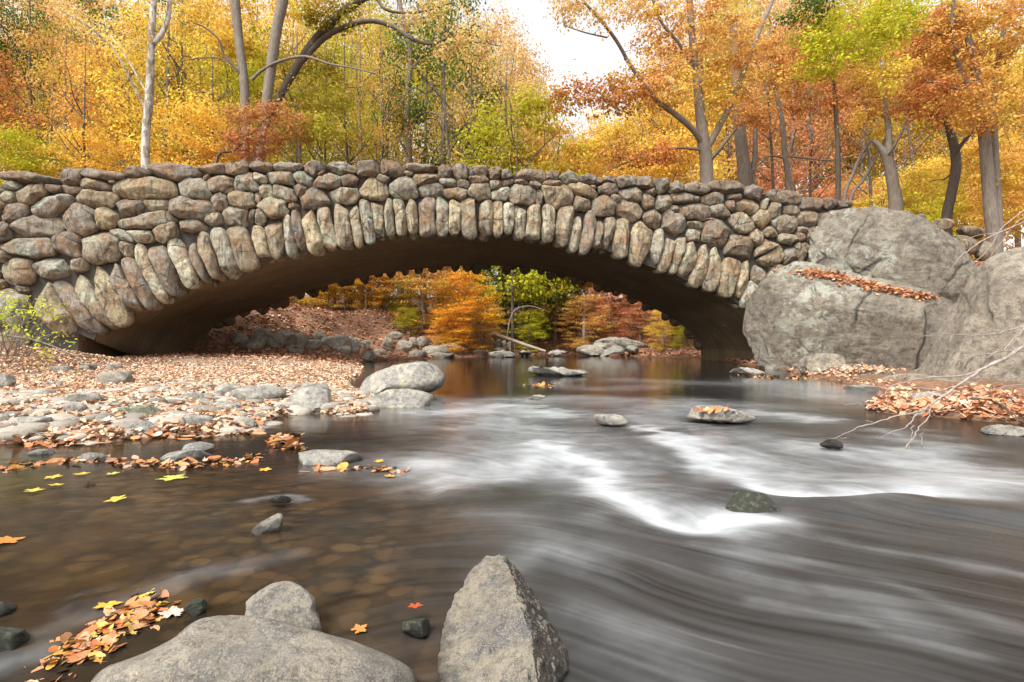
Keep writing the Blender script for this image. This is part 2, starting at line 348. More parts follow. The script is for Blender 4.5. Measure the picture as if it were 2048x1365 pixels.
SHORE = [(-700, 905), (-300, 900), (0, 888), (60, 884), (130, 880), (180, 886), (240, 882), (285, 872), (360, 866), (420, 868), (500, 862), (528, 852), (545, 836), (600, 828),
         (660, 826), (700, 832), (735, 826), (760, 806), (735, 790), (700, 776), (692, 764), (716, 750), (728, 738), (722, 729), (735, 723), (800, 719), (876, 716),
         (960, 713), (1060, 709.5), (1150, 708), (1230, 709), (1270, 713), (1340, 715), (1390, 715), (1430, 721), (1560, 738), (1620, 752), (1690, 766), (1760, 776),
         (1790, 792), (1742, 806), (1740, 822), (1800, 830), (1900, 836), (2048, 850), (2200, 862), (2500, 880)]
sh = [hit(a, b, wl)[:2] for a, b in SHORE]
POLY = np.array([(-14.0, 3.5)] + [tuple(p) for p in sh] + [(9.0, 3.0), (9.0, -3.0), (-14.0, -3.0)])
def sdist(x, y):
    """signed distance to the water's edge, positive on land"""
    x = np.asarray(x, float); y = np.asarray(y, float); shp = x.shape; x = x.ravel(); y = y.ravel()
    d = np.full(x.shape, 1e9); ins = np.zeros(x.shape, bool); P = POLY; Q = np.roll(P, -1, 0)
    for (ax, ay), (bx, by) in zip(P, Q):
        ex, ey = bx - ax, by - ay; t = np.clip(((x - ax) * ex + (y - ay) * ey) / (ex * ex + ey * ey + 1e-12), 0, 1)
        d = np.minimum(d, np.hypot(x - ax - t * ex, y - ay - t * ey))
        c = ((ay > y) != (by > y)); 
        with np.errstate(divide='ignore', invalid='ignore'): xi = (bx - ax) * (y - ay) / (by - ay + 1e-12) + ax
        ins ^= c & (x < xi)
    return np.where(ins, -d, d).reshape(shp)
def height(x, y):
    x = np.asarray(x, float); y = np.asarray(y, float); shp = x.shape; x = x.ravel(); y = y.ravel()
    sd = sdist(x, y); u, v = to_uv(x, y); w = wl(x, y)
    P = np.stack([x, y, np.zeros_like(x)], -1)
    n = fbm(P * 0.45, 5, 3); n2 = fbm(P * 2.2, 4, 9)
    land = np.clip(sd, 0, None)
    bar = 0.015 + np.minimum(0.13 * land ** 0.8, 0.16) + 0.02 * n2 * np.minimum(land * 3, 1)
    leftbank = 0.75 * sstep(-12.0, -16.5, x) * sstep(6, 13, y) + 1.6 * sstep(-15.5, -26, x)
    front = bar + leftbank + 0.15 * n * sstep(-9, -14, x)
    rgt = 0.02 + 0.05 * np.minimum(land, 1.2) + 3.2 * sstep(9.5, 14.5, x) * sstep(17.5, 21, y) + 1.2 * sstep(13, 22, x) + 0.08 * n2
    front = np.where(x > 2, rgt, front)
    bank = 0.04 + 0.12 * np.minimum(land, 1.0) + 2.3 * sstep(1.5, 7.5, land + 1.2 * n) + 0.085 * np.clip(land - 5, 0, 60) + 0.55 * n * sstep(0.8, 3, land) + 0.12 * n2 * sstep(0.3, 1, land)
    bank = bank + 4.5 * sstep(70, 160, y)
    under = 0.05 + 0.10 * np.minimum(land, 3) + 0.05 * n2
    f1 = sstep(-0.5, 1.0, v); f2 = sstep(BW - 2.0, BW + 3.5, v)
    h = front * (1 - f1) + under * f1; h = h * (1 - f2) + bank * f2
    side = sstep(14.2, 16.0, np.abs(u - AXC)) * sstep(1.0, 3.5, v)
    deck = np.clip(z_top(u) - 1.3, 3.6, 6) + 0.25 * n
    h = np.maximum(h + w, 0) * (1 - side) + np.maximum(deck, h) * side
    hb = w - 0.02 - 0.35 * np.minimum(-np.minimum(sd, 0), 1.0)
    return np.where(sd > 0, h, hb).reshape(shp)

def build_terrain():
    gx = np.concatenate([-np.geomspace(700, 16, 40), np.linspace(-15.8, 18, 300), np.geomspace(18.3, 700, 40)])
    gy = np.concatenate([np.linspace(-60, -1, 16), np.geomspace(0.2, 1.0, 6), np.geomspace(1.1, 60, 330), np.geomspace(61, 900, 40)])
    X, Y = np.meshgrid(gx, gy); H = height(X, Y); sd = sdist(X, Y); H = H + np.where((np.abs(X) > 60) | (Y > 120), 0, 0)
    V = np.stack([X, Y, H], -1).reshape(-1, 3); nx = len(gx)
    i = np.arange(len(gy) - 1)[:, None] * nx + np.arange(nx - 1)[None]
    Fq = np.stack([i, i + 1, i + nx + 1, i + nx], -1).reshape(-1, 4)
    u, v = to_uv(X, Y)
    g = sstep(0.0, 0.3, sd) * (1 - sstep(-0.5, 1.5, v)) * (X < 2) * (1 - sstep(-9.5, -13, X) * sstep(7, 12, Y))
    tag(mesh_arr('ground', V, Fq, M_GROUND, vattr={'gravel': g.ravel(), 'bed': (1 - sstep(-0.12, 0.02, sd)).ravel()}), kind='structure')
build_terrain()

# ------------------------------------------------------------------ water: streamline noise, foam and standing waves
FLOW = [(200, 1250, 1, -.5), (600, 1120, 1, -.35), (300, 1010, 1, -.22), (150, 950, 1, -.08), (900, 1080, 1, -.12), (1150, 1090, 1, .32), (1300, 1170, 1, .36), (1700, 1260, 1, .2),
        (1950, 1120, 1, .17), (1500, 1090, 1, .08), (1250, 1340, 1, .42), (1350, 1010, 1, .5), (1150, 920, 1, .55), (930, 965, 1, -.35), (1000, 850, 1, .1), (1010, 895, 1, .15),
        (1450, 905, 1, .35), (1650, 970, 1, .1), (1820, 900, 1, .12), (1300, 860, 1, -.15), (1500, 780, 1, .05), (1100, 790, 1, .02), (950, 805, 1, -.1), (700, 880, 1, -.12), (400, 880, 1, -.05),
        (1200, 745, 1, 0), (2000, 880, 1, .1), (50, 1150, 1, -.2), (1950, 1340, 1, .25), (700, 1300, 1, -.2)]
FOAM = [  # polyline px, half width px, strength
    ([(835, 925), (875, 958), (920, 966), (980, 955), (1050, 930), (1100, 890)], 16, .62), ([(900, 930), (960, 930), (1040, 900)], 30, .26),
    ([(1095, 885), (1160, 925), (1220, 975), (1290, 1020), (1360, 1045), (1430, 1052), (1480, 1040)], 15, .95), ([(1180, 930), (1260, 985), (1350, 1020), (1440, 1030)], 34, .40),
    ([(1040, 860), (1110, 880), (1180, 920)], 26, .34),
    ([(1290, 855), (1360, 890), (1430, 930), (1500, 962), (1580, 980), (1660, 986), (1740, 982), (1810, 978), (1880, 985)], 13, 1.0),
    ([(1370, 880), (1460, 920), (1560, 950), (1700, 960), (1820, 960)], 26, .58), ([(1330, 850), (1430, 860), (1550, 890), (1650, 910)], 18, .32),
    ([(1640, 895), (1720, 910), (1800, 905), (1850, 930), (1885, 965)], 24, .55), ([(1780, 860), (1850, 890), (1900, 930), (2048, 955), (2200, 975)], 18, .42), ([(1900, 950), (2048, 968), (2200, 980)], 10, .5),
    ([(890, 826), (940, 820), (990, 812), (1040, 815), (1100, 828)], 8, .85), ([(900, 815), (980, 800), (1080, 800), (1180, 806)], 10, .32), ([(940, 850), (1000, 846), (1060, 856)], 12, .3),
    ([(985, 830), (995, 850), (1000, 880), (985, 915)], 26, .30), ([(1060, 800), (1150, 795), (1260, 800)], 5, .4), ([(1280, 838), (1330, 820), (1370, 800)], 10, .42), ([(1490, 824), (1550, 830), (1610, 836)], 8, .7),
    ([(1380, 815), (1450, 808), (1540, 812)], 7, .28), ([(1560, 765), (1610, 775), (1660, 790)], 7, .4), ([(1260, 760), (1350, 764), (1460, 768)], 4, .25), ([(1100, 770), (1200, 778), (1300, 772)], 4, .22), ([(1600, 790), (1700, 800), (1780, 815)], 8, .25),
    ([(980, 1030), (1080, 1060), (1180, 1110)], 30, .10), ([(1120, 1230), (1250, 1290), (1350, 1330)], 70, .12), ([(1450, 1140), (1650, 1180), (1850, 1240)], 26, .14), ([(1520, 1200), (1700, 1230), (1950, 1300)], 18, .12),
    ([(1000, 1150), (1120, 1090), (1200, 1120)], 24, .10), ([(0, 1290), (120, 1250), (260, 1210), (380, 1160), (560, 1120)], 20, .10), ([(0, 1340), (60, 1310), (130, 1290)], 30, .2), 
    ([(500, 1000), (540, 996), (590, 1002)], 5, .2), 
    
    
    ([(1350, 1105), (1550, 1120), (1800, 1180), (2048, 1260)], 14, .09), ([(1500, 1075), (1750, 1090), (2048, 1150)], 10, .13)]
RIDGE = [  # px polyline, half width m, height m
    ([(1560, 1022), (1680, 1018), (1800, 1008), (1900, 1022), (2048, 1030), (2300, 1040)], 0.17, 0.035), ([(1120, 985), (1200, 1040), (1290, 1085), (1400, 1100), (1500, 1080), (1560, 1030)], 0.14, 0.022),
    ([(1240, 985), (1340, 1030), (1450, 1040)], 0.11, -0.03), ([(1500, 965), (1620, 985), (1760, 978), (1880, 985)], 0.12, -0.035), ([(860, 990), (960, 985), (1060, 950)], 0.12, 0.02), ([(920, 952), (1020, 925)], 0.14, -0.02),
    ([(900, 815), (1000, 800), (1100, 808)], 0.2, -0.02), ([(950, 835), (1050, 842)], 0.15, 0.03), ([(1050, 1090), (1180, 1120), (1300, 1180)], 0.1, 0.01), ([(100, 1215), (250, 1190), (420, 1140)], 0.06, 0.012)]
def seg_dist(x, y, pts):
    d = np.full(x.shape, 1e9); T = np.zeros(x.shape); n = len(pts) - 1
    for k in range(n):
        (ax, ay), (bx, by) = pts[k][:2], pts[k + 1][:2]; ex, ey = bx - ax, by - ay
        t = np.clip(((x - ax) * ex + (y - ay) * ey) / (ex * ex + ey * ey + 1e-12), 0, 1); q = np.hypot(x - ax - t * ex, y - ay - t * ey)
        m = q < d; d = np.where(m, q, d); T = np.where(m, (k + t) / n, T)
    return d, T
def build_water():
    s = np.concatenate([np.linspace(-2.6, -1.02, 30)[:-1], np.linspace(-1.02, 1.02, 640), np.linspace(1.02, 2.6, 30)[1:]])
    y = np.concatenate([np.geomspace(0.45, 0.85, 16)[:-1], np.geomspace(0.85, 10, 560)[:-1], np.geomspace(10, 46, 90)])
    S, Y = np.meshgrid(s, y); X = S * Y; x = X.ravel(); yy = Y.ravel()
    # everything below is a function of the place in the stream (metres)
    fp = np.array([hit(a, b, wl)[:2] for a, b, c, d in FLOW]); fd = []
    for (a, b, c, d), p in zip(FLOW, fp):
        q = hit(a + 14 * c, b + 14 * d, wl)[:2] - p; q = q / (np.linalg.norm(q) + 1e-9); fd.append(q if q[0] > 0 else -q)
    fd = np.array(fd)
    fp2 = np.array([hit(a, b, wl, 0) for a, b, c, d in FLOW])
    def flow(px, py):
        vx = np.zeros_like(px); vy = np.zeros_like(px); ws_ = 1e-9
        ly = np.log(np.maximum(py, .3)); sx = px / np.maximum(py, .3)
        for (qx, qy), (dx, dy) in zip(fp, fd):
            w = 1 / (((sx - qx / qy) * 1.3) ** 2 + (ly - math.log(qy)) ** 2 * 2.2 + 0.02) ** 1.5
            vx += w * dx; vy += w * dy; ws_ += w
        n = np.hypot(vx, vy) + 1e-9; return vx / n, vy / n, n / ws_
    gs = np.linspace(-2.7, 2.7, 260); gl = np.linspace(math.log(.4), math.log(12), 220); GS, GL = np.meshgrid(gs, gl); GY = np.exp(GL)
    gvx, gvy, gco = flow((GS * GY).ravel(), GY.ravel()); gco = gco.reshape(GS.shape); gvx = gvx.reshape(GS.shape); gvy = gvy.reshape(GS.shape)
    def fl(a, b, co=False):
        ls = np.clip((a / b - gs[0]) / (gs[1] - gs[0]), 0, len(gs) - 1.001); ll = np.clip((np.log(np.maximum(b, .41)) - gl[0]) / (gl[1] - gl[0]), 0, len(gl) - 1.001)
        i = ls.astype(int); j = ll.astype(int); p = ls - i; q = ll - j
        def bi(G): return (G[j, i] * (1 - p) + G[j, i + 1] * p) * (1 - q) + (G[j + 1, i] * (1 - p) + G[j + 1, i + 1] * p) * q
        return (bi(gvx), bi(gvy)) if not co else sstep(.35, .75, bi(gco))
    tex = np.random.default_rng(3).random((3, 512, 512))
    def t2(k, a, b):
        ia = np.floor(a).astype(int); ib = np.floor(b).astype(int); p = a - ia; q = b - ib; p = p * p * (3 - 2 * p); q = q * q * (3 - 2 * q); T = tex[k]; i0 = ia & 511; i1 = (ia + 1) & 511; j0 = ib & 511; j1 = (ib + 1) & 511
        return (T[j0, i0] * (1 - p) + T[j0, i1] * p) * (1 - q) + (T[j1, i0] * (1 - p) + T[j1, i1] * p) * q
    near = yy < 10.5; ax, ay = x[near].copy(), yy[near].copy(); fine_w = sstep(4.0, 1.6, ay)
    def nz(a, b): return t2(0, a * 34, b * 34) * .35 + t2(1, a * 13, b * 13) * (.35 - .22 * fine_w) + t2(2, a * 85, b * 85) * (.12 + .5 * fine_w)
    lic = np.full(x.shape, 0.5); acc = nz(ax, ay); base = acc * 0; ws = 1.0
    for sg in (1, -1):
        a, b = ax.copy(), ay.copy()
        for k in range(26):
            vx, vy = fl(a, b); st = 0.0085 * sg * np.clip(ay, 1.0, 5) ** 0.8
            a = a + vx * st; b = b + vy * st; w = 1 - k / 26; acc = acc + w * nz(a, b); ws += w
    l = acc / ws; l = l - l.mean(); l = l / (l.std() + 1e-9) * 0.42 * fl(ax, ay, True); lic[near] = 0.5 + 0.5 * np.clip(l, -1.6, 1.6)
    big = fbm(np.stack([x * 2.0, yy * 2.0, x * 0], -1), 4, 31)
    wx = x + 0.09 * fbm(np.stack([x * 4, yy * 4, x * 0], -1), 3, 40) * np.clip(yy, 1, 5) * 0.6; wy = yy + 0.09 * fbm(np.stack([x * 4, yy * 4, x * 0], -1), 3, 41) * np.clip(yy, 1, 5) * 0.6
    foam = np.zeros_like(x)
    for pts, w, stg in FOAM:
        pp = smooth_poly([hit(a, b, wl) for a, b in pts], 4) if len(pts) > 2 else np.array([hit(a, b, wl) for a, b in pts])
        d, T = seg_dist(wx, wy, pp); ym = pp[:, 1].mean()
        # width: px on a foreshortened surface -> metres (use depth sense)
        wm = w * ym * ym / (F * 0.75) * 0.62
        wm = max(wm, 0.01); wm *= 1.35; stg = stg * .82; e = .72 * np.exp(-(d / wm) ** 2) + .28 / (1 + (d / wm / 1.6) ** 2) ** 2
        foam = 1 - (1 - foam) * (1 - stg * np.clip(e, 0, 1))
    k = np.clip(0.45 + 1.0 * (lic - 0.0), 0.2, 1.5)
    turb = fbm(np.stack([x * 7, yy * 7, x * 0], -1), 5, 51, .65); f = 0.86 * np.clip(foam +   .55 * turb * foam * (1.3 - foam), 0, 1) ** 1.15 * (k * (1 - foam) + foam * (0.60 + 0.42 * lic)) 
    sdw = sdist(x, yy)
    rapid = sstep(12, 8, yy) * sstep(-.35, 0.1, x / yy + 0.18 * sstep(3, 1.2, yy))
    f = f + 0.02 * rapid * sstep(0.35, 1.2, lic + 0.6 * big) + 0.10 * sstep(0.95, 1.3, lic + .25 * big) * sstep(10, 8, yy)
    f = np.clip(f, 0, 0.97)
    z = wl(x, yy)
    for pts, w, hgt in RIDGE:
        pp = smooth_poly([hit(a, b, wl) for a, b in pts], 4)
        d, T = seg_dist(x, yy, pp); z = z + hgt * np.exp(-(d / w) ** 2) * np.minimum(1, 5 * np.minimum(T + .02, 1.02 - T))
    z = z + 0.0014 * (lic - 0.5) * rapid * np.clip(yy / 3, .4, 1) + 0.010 * foam * big + 0.004 * big * rapid
    z = z + 0.0
    rough = 0.05 + 0.11 * rapid + 0.08 * sstep(9, 5, yy)
    shallow = sstep(.12, -.25, x / yy) * sstep(4.5, 2.5, yy) * (0.6 + 0.4 * big) + 0.75 * sstep(-0.9, -0.05, sdw)
    shallow = np.clip(shallow, 0, 1) * (1 - np.clip(foam * 1.5, 0, 1))
    V = np.stack([x, yy, z], -1); nx = len(s)
    i = np.arange(len(y) - 1)[:, None] * nx + np.arange(nx - 1)[None]
    Fq = np.stack([i, i + 1, i + nx + 1, i + nx], -1).reshape(-1, 4)
    sf = sdw[Fq].min(1); Fq = Fq[sf < 0.8]
    tag(mesh_arr('water', V, Fq, M_WATER, vattr={'foam': f, 'rough': rough, 'shallow': shallow, 'streak': np.clip(sstep(.2, 1.0, lic) * (0.25 + .75 * rapid), 0, 1)}), kind='structure')
build_water()

# ------------------------------------------------------------------ rocks
def ico(sub):
    bm = bmesh.new(); bmesh.ops.create_icosphere(bm, subdivisions=sub, radius=1)
    V = np.array([v.co[:] for v in bm.verts]); Fc = np.array([[v.index for v in f.verts] for f in bm.faces]); bm.free(); return V, Fc
ICO = {k: ico(k) for k in (2, 3, 4, 5, 6)}
def rock(name, outline, d, thick, mat, sub=5, seed=0, cuts=10, cutd=(.62, .92), amp=0.05, freq=2.2, pw=0.55, color=None, parent=None, tilt=0.0):
    """closed rock of real thickness whose outline, seen at distance d, is the traced one"""
    r = np.random.default_rng(seed + 100); O = np.array(outline, float); c0 = O.mean(0)
    lo, hi = O.min(0), O.max(0); c0 = (lo + hi) / 2 * 0.5 + c0 * 0.5
    C = Wp(c0[0], c0[1], d); cam0 = np.array([0, 0, CZ]); ray = C - cam0; L = np.linalg.norm(ray); ray /= L
    rt = np.array([1., 0, 0]); rt -= ray * rt.dot(ray); rt /= np.linalg.norm(rt); up = np.cross(rt, ray)
    P2 = []
    for a, b in O:
        q = Wp(a, b, 1) - cam0; q = q * (L / q.dot(ray)) + cam0 - C; P2.append((q.dot(rt), q.dot(up)))
    P2 = smooth_poly(np.array(P2 + [P2[0]]), 3)[:-1]
    ang = np.arctan2(P2[:, 1], P2[:, 0]); rad = np.hypot(P2[:, 0], P2[:, 1]); o = np.argsort(ang); ang, rad = ang[o], rad[o]
    ang = np.concatenate([ang - 2 * np.pi, ang, ang + 2 * np.pi]); rad = np.concatenate([rad] * 3)
    N, Fc = ICO[sub]; a = N[:, 0]; b = N[:, 2]; dep = N[:, 1]
    R = np.interp(np.arctan2(b, a), ang, rad); g = np.hypot(a, b); gg = g ** pw
    q = np.stack([R * gg * a / (g + 1e-9), dep * thick, R * gg * b / (g + 1e-9)], -1)
    sc = np.array([rad.mean(), thick, rad.mean()])
    for _ in range(cuts):
        n = r.normal(size=3); n[1] = (-abs(n[1]) * 1.5 - (.9 if cuts > 15 else 0)) if (r.random() < .75 or cuts > 15) else n[1]; n /= np.linalg.norm(n)
        qq = q / sc; s_ = qq @ n; mx = s_.max(); lim = mx * r.uniform(*cutd); q = q - (np.clip(s_ - lim, 0, None)[:, None] * n * 0.95) * sc
    size = rad.mean()
    nz_ = fbm(q / size * freq + seed * 3.1, 5, seed) ; rid = 1 - np.abs(fbm(q / size * freq * 1.3 + 7.7 + seed, 4, seed + 5)) * 2
    nd = q / (np.linalg.norm(q, axis=1)[:, None] + 1e-9)
    led = np.abs(((q[:, 2] + .45 * q[:, 0] + .5 * size * nz_ * .6) / size * 2.3 + seed * .37) % 1 - .5) * 2
    q = q + nd * (size * amp * 1.3 * nz_ + size * amp * .35 * fbm(q / size * freq * 4, 4, seed + 3) - size * amp * 1.6 * np.clip(rid - 0.72, 0, 1) - size * amp * .35 * sstep(.82, .98, led))[:, None]
    V = C + q[:, :1] * rt + q[:, 1:2] * ray + q[:, 2:3] * up
    o = mesh_arr(name, V, Fc, mat, origin=C, parent=parent)
    if color: o.color = (*color, 1)
    return o
def ell_outline(cx, cy, w, h, seed, n=11, jag=0.13, flat=0.35):
    r = np.random.default_rng(seed); t = np.sort((np.arange(n) + r.uniform(-.3, .3, n)) / n * 2 * np.pi)
    c, s = np.cos(t), np.sin(t); x = np.sign(c) * abs(c) ** .75 * w / 2 * (1 + r.uniform(-jag, jag, n)); yv = np.sign(s) * abs(s) ** .75 * h / 2 * (1 + r.uniform(-jag, jag, n))
    yv = np.where(yv > 0, yv * (1 + flat), yv)
    return [(cx + a, cy + b) for a, b in zip(x, yv)]
def land_rock(name, cx, cy, w, h, mat, seed, thick=None, surf=height, sub=3, y0=.6, **kw):
    """a stone resting on (and bedded a little in) the ground or stream bed"""
    p = hit(cx, cy + h / 2, surf, 0, y0); d = p[1]; wm = w * d / F
    th = thick if thick else min(max(wm * 0.36, h * d / F * 0.5), 0.9); d2 = d + th * 0.75
    o = rock(name, ell_outline(cx, cy, w, h * 1.15, seed), d2, th, mat, sub=sub, seed=seed, **kw)
    return o
# the great boulders on the right bank
def big(name, outline, d, thick, mat, label, cat='boulder', **kw):
    o = rock(name, outline, d, thick, mat, **kw); tag(o, label, cat); return o
big('boulder', [(1478, 680), (1474, 650), (1490, 600), (1520, 565), (1560, 535), (1590, 520), (1640, 526), (1720, 545), (1800, 568), (1890, 590), (1945, 640), (1950, 700), (1900, 765), (1700, 778), (1600, 762), (1545, 748), (1510, 720)],
    17.6, 1.9, M_BOULD, 'huge lichen-patched boulder at the right arch foot, its blunt corner over the water', sub=6, seed=3, amp=0.05, cuts=20, cutd=(.6, .86), pw=0.4)
big('boulder', [(1610, 500), (1612, 460), (1640, 428), (1690, 412), (1760, 415), (1820, 430), (1880, 452), (1930, 478), (1970, 515), (2000, 570), (1990, 650), (1870, 680), (1700, 600), (1640, 560), (1618, 530)],
    19.0, 1.9, M_BOULD, 'upper grey-green boulder leaning on the bridge wall above the leaf-filled ledge', sub=6, seed=8, amp=0.05, cuts=20, cutd=(.6, .86), pw=0.42)
big('boulder', [(1770, 790), (1795, 755), (1840, 735), (1868, 690), (1890, 630), (1920, 565), (1955, 520), (2005, 500), (2100, 495), (2250, 540), (2400, 640), (2450, 820), (2200, 860), (1900, 840), (1780, 820)],
    12.9, 1.5, M_BOULD_S, 'smooth tan boulder sloping up to the right edge behind the dead branch', sub=6, seed=13, amp=0.03, cuts=6, pw=0.45)
big('rock', [(1592, 735), (1598, 715), (1625, 708), (1675, 708), (1692, 722), (1690, 745), (1660, 758), (1610, 755)], 15.3, 0.5, M_BOULD_S, 'rounded tan rock wedged under the huge boulder at the waterline', 'rock', sub=5, seed=14, cuts=6)
big('rock', [(1650, 742), (1670, 728), (1730, 735), (1790, 745), (1800, 765), (1750, 772), (1700, 770), (1665, 757)], 14.4, 0.55, M_BOULD_S, 'jagged tan ledge rock beside the rounded one under the boulders', 'rock', sub=5, seed=15, cuts=12)
big('rock', [(1710, 768), (1760, 752), (1830, 748), (1900, 760), (1990, 770), (2060, 790), (2000, 808), (1860, 808), (1760, 792), (1715, 780)], 12.0, 0.6, M_BOULD_S, 'low tan ledge along the foot of the smooth sloping boulder', 'rock', sub=5, seed=16, cuts=10)
land_rock('rock', 1722, 784, 92, 26, M_POOL, 17, sub=4); tag(COL.objects[-1], 'round-backed wet rock just off the right ledge in the riffle', 'rock')
land_rock('rock', 1842, 800, 110, 26, M_POOL, 18, sub=4); tag(COL.objects[-1], 'grey rock behind the leaf drift under the dead branch', 'rock')
land_rock('rock', 1990, 812, 130, 34, M_BAR, 19, sub=4); tag(COL.objects[-1], 'pale flat rock among the leaf drift at the right edge', 'rock')
land_rock('rock', 1752, 822, 40, 12, M_MOSS, 20, sub=4); tag(COL.objects[-1], 'small mossy stone at the tip of the right leaf drift', 'rock')
big('rock', [(1457, 744), (1470, 737), (1500, 736), (1530, 745), (1525, 752), (1470, 752)], 15.6, 0.45, M_POOL, 'low moss-topped rock in dark water before the right abutment', 'rock', sub=4, seed=22)
# rocks in the pool and rapids
big('rock', [(711, 778), (718, 760), (748, 744), (795, 731), (840, 723), (868, 730), (889, 748), (887, 766), (868, 782), (820, 790), (750, 788), (722, 787)], 9.9, 0.55, M_POOL, 'large pale boulder at the tip of the gravel bar, yellow lichen on top', 'rock', sub=5, seed=23, cuts=7)
big('rock', [(690, 822), (702, 806), (742, 793), (778, 780), (808, 777), (850, 784), (880, 800), (880, 818), (810, 828), (750, 830), (700, 830)], 7.5, 0.38, M_POOL, 'long humped boulder in front of the larger pale one, wet along its foot', 'rock', sub=5, seed=24, cuts=9)
big('rock', [(1048, 743), (1058, 736), (1100, 736), (1150, 740), (1195, 747), (1160, 751), (1100, 752), (1055, 751)], 15.2, 0.5, M_POOL, 'flat pale slab tapering right in the calm pool', 'rock', sub=4, seed=25)
big('rock', [(1184, 834), (1198, 826), (1225, 826), (1260, 838), (1250, 850), (1200, 850)], 5.55, 0.12, M_POOLR, 'small pale-topped rock poking from the rapids below the pool', 'rock', sub=4, seed=26)
big('rock', [(1355, 824), (1385, 812), (1430, 812), (1480, 822), (1516, 832), (1505, 846), (1430, 842), (1370, 836)], 5.9, 0.20, M_POOLR, 'low dark rock with leaves on it in mid rapids', 'rock', sub=4, seed=27)
big('rock', [(1452, 1005), (1470, 985), (1496, 975), (1522, 980), (1545, 998), (1560, 1030), (1505, 1070), (1450, 1050)], 2.2, 0.10, M_MOSS, 'dark mossy rock splitting the white water', 'rock', sub=5, seed=28)
big('rock', [(1100, 793), (1070, 800), (1050, 798), (1075, 790)], 7.2, .12, M_POOLR, 'barely showing wet stone above the first white chute', 'rock', sub=3, seed=29)
big('rock', [(1635, 886), (1660, 878), (1690, 886), (1700, 893), (1650, 896)], 4.0, .08, M_MOSS, 'small wet stone with one pale leaf in the right-hand rapids', 'rock', sub=3, seed=30)
big('rock', [(1945, 856), (1990, 850), (2048, 856), (2090, 866), (2040, 874), (1960, 866)], 4.9, .2, M_POOLR, 'wet dark stone with leaves at the right edge of the rapids', 'rock', sub=4, seed=31)
# foreground rocks
big('rock', [(150, 1420), (200, 1345), (270, 1316), (340, 1285), (390, 1247), (430, 1234), (500, 1236), (590, 1253), (690, 1282), (780, 1317), (822, 1350), (832, 1420), (780, 1500), (500, 1560), (220, 1520)], 0.98, 0.16, M_FORE,
    'broad smooth rock at the bottom edge, largest in the foreground', 'rock', sub=6, seed=33, cuts=4, cutd=(.8, .95), amp=0.018, pw=0.5)
big('rock', [(462, 1240), (490, 1205), (520, 1178), (548, 1165), (585, 1164), (612, 1180), (630, 1200), (632, 1222), (655, 1240), (672, 1270), (640, 1310), (480, 1300)], 1.27, 0.07, M_FORE,
    'speckled grey rock rising behind the broad smooth foreground rock', 'rock', sub=5, seed=34, cuts=8, amp=0.03)
big('rock', [(497, 1066), (520, 1046), (545, 1031), (558, 1026), (567, 1034), (562, 1055), (545, 1075), (510, 1078)], 1.95, 0.05, M_FORE, 'small pointed stone leaning in the shallow left water', 'rock', sub=4, seed=35, cuts=12)
big('rock', [(365, 1218), (385, 1200), (405, 1195), (414, 1208), (405, 1228), (380, 1235)], 1.36, 0.035, M_MOSS, 'small dark stone at the top of the orange leaf raft', 'rock', sub=4, seed=36)
big('rock', [(800, 1252), (812, 1238), (845, 1232), (865, 1245), (862, 1268), (830, 1278), (805, 1270)], 1.25, 0.035, M_MOSS, 'small wet dark stone left of the pitted rock carrying a red leaf', 'rock', sub=4, seed=37)
big('rock', [(-40, 1290), (0, 1252), (45, 1256), (75, 1280), (60, 1310), (-30, 1320)], 1.22, 0.06, M_MOSS, 'mossy stone half under water at the bottom left edge', 'rock', sub=4, seed=38)
big('rock', [(-40, 1225), (0, 1203), (38, 1212), (35, 1232), (-20, 1240)], 1.36, 0.04, M_MOSS, 'wet black stone at the left edge above the mossy one', 'rock', sub=4, seed=39)
big('rock', [(45, 914), (60, 903), (85, 898), (110, 902), (124, 915), (100, 922), (60, 923)], 3.75, 0.10, M_BARW, 'smooth pale stone alone in the shallows at far left', 'rock', sub=4, seed=40, cuts=3)
big('rock', [(318, 915), (340, 905), (380, 900), (430, 904), (453, 918), (430, 930), (360, 932), (325, 926)], 3.55, 0.13, M_BARW, 'flat grey stone in the shallows carrying a smaller stone', 'rock', sub=4, seed=41)
big('rock', [(361, 898), (370, 890), (395, 884), (425, 888), (428, 896), (400, 904), (368, 905)], 3.75, 0.06, M_BARW, 'small angular stone lying on the flat grey stone', 'rock', sub=4, seed=42)
big('rock', [(591, 925), (597, 905), (625, 897), (655, 897), (700, 901), (724, 912), (722, 930), (690, 942), (620, 940)], 3.4, 0.12, M_BARW, 'rounded grey stone behind the leaf raft in mid shallows', 'rock', sub=5, seed=43, cuts=5)
big('rock', [(150, 916), (170, 906), (200, 907), (230, 918), (280, 922), (230, 934), (160, 932)], 3.5, 0.08, M_BARW, 'dark wet stone between the pale stone and the flat grey one', 'rock', sub=4, seed=44)
big('rock', [(530, 1000), (545, 992), (580, 994), (588, 1002), (560, 1008)], 2.3, .04, M_MOSS, 'wet stone just breaking the surface above the pointed stone', 'rock', sub=3, seed=45)
big('rock', [(238, 905), (250, 900), (268, 903), (266, 912), (245, 913)], 3.9, .04, M_MOSS, 'tiny round wet pebble behind the dark wet stone', 'rock', sub=3, seed=46)

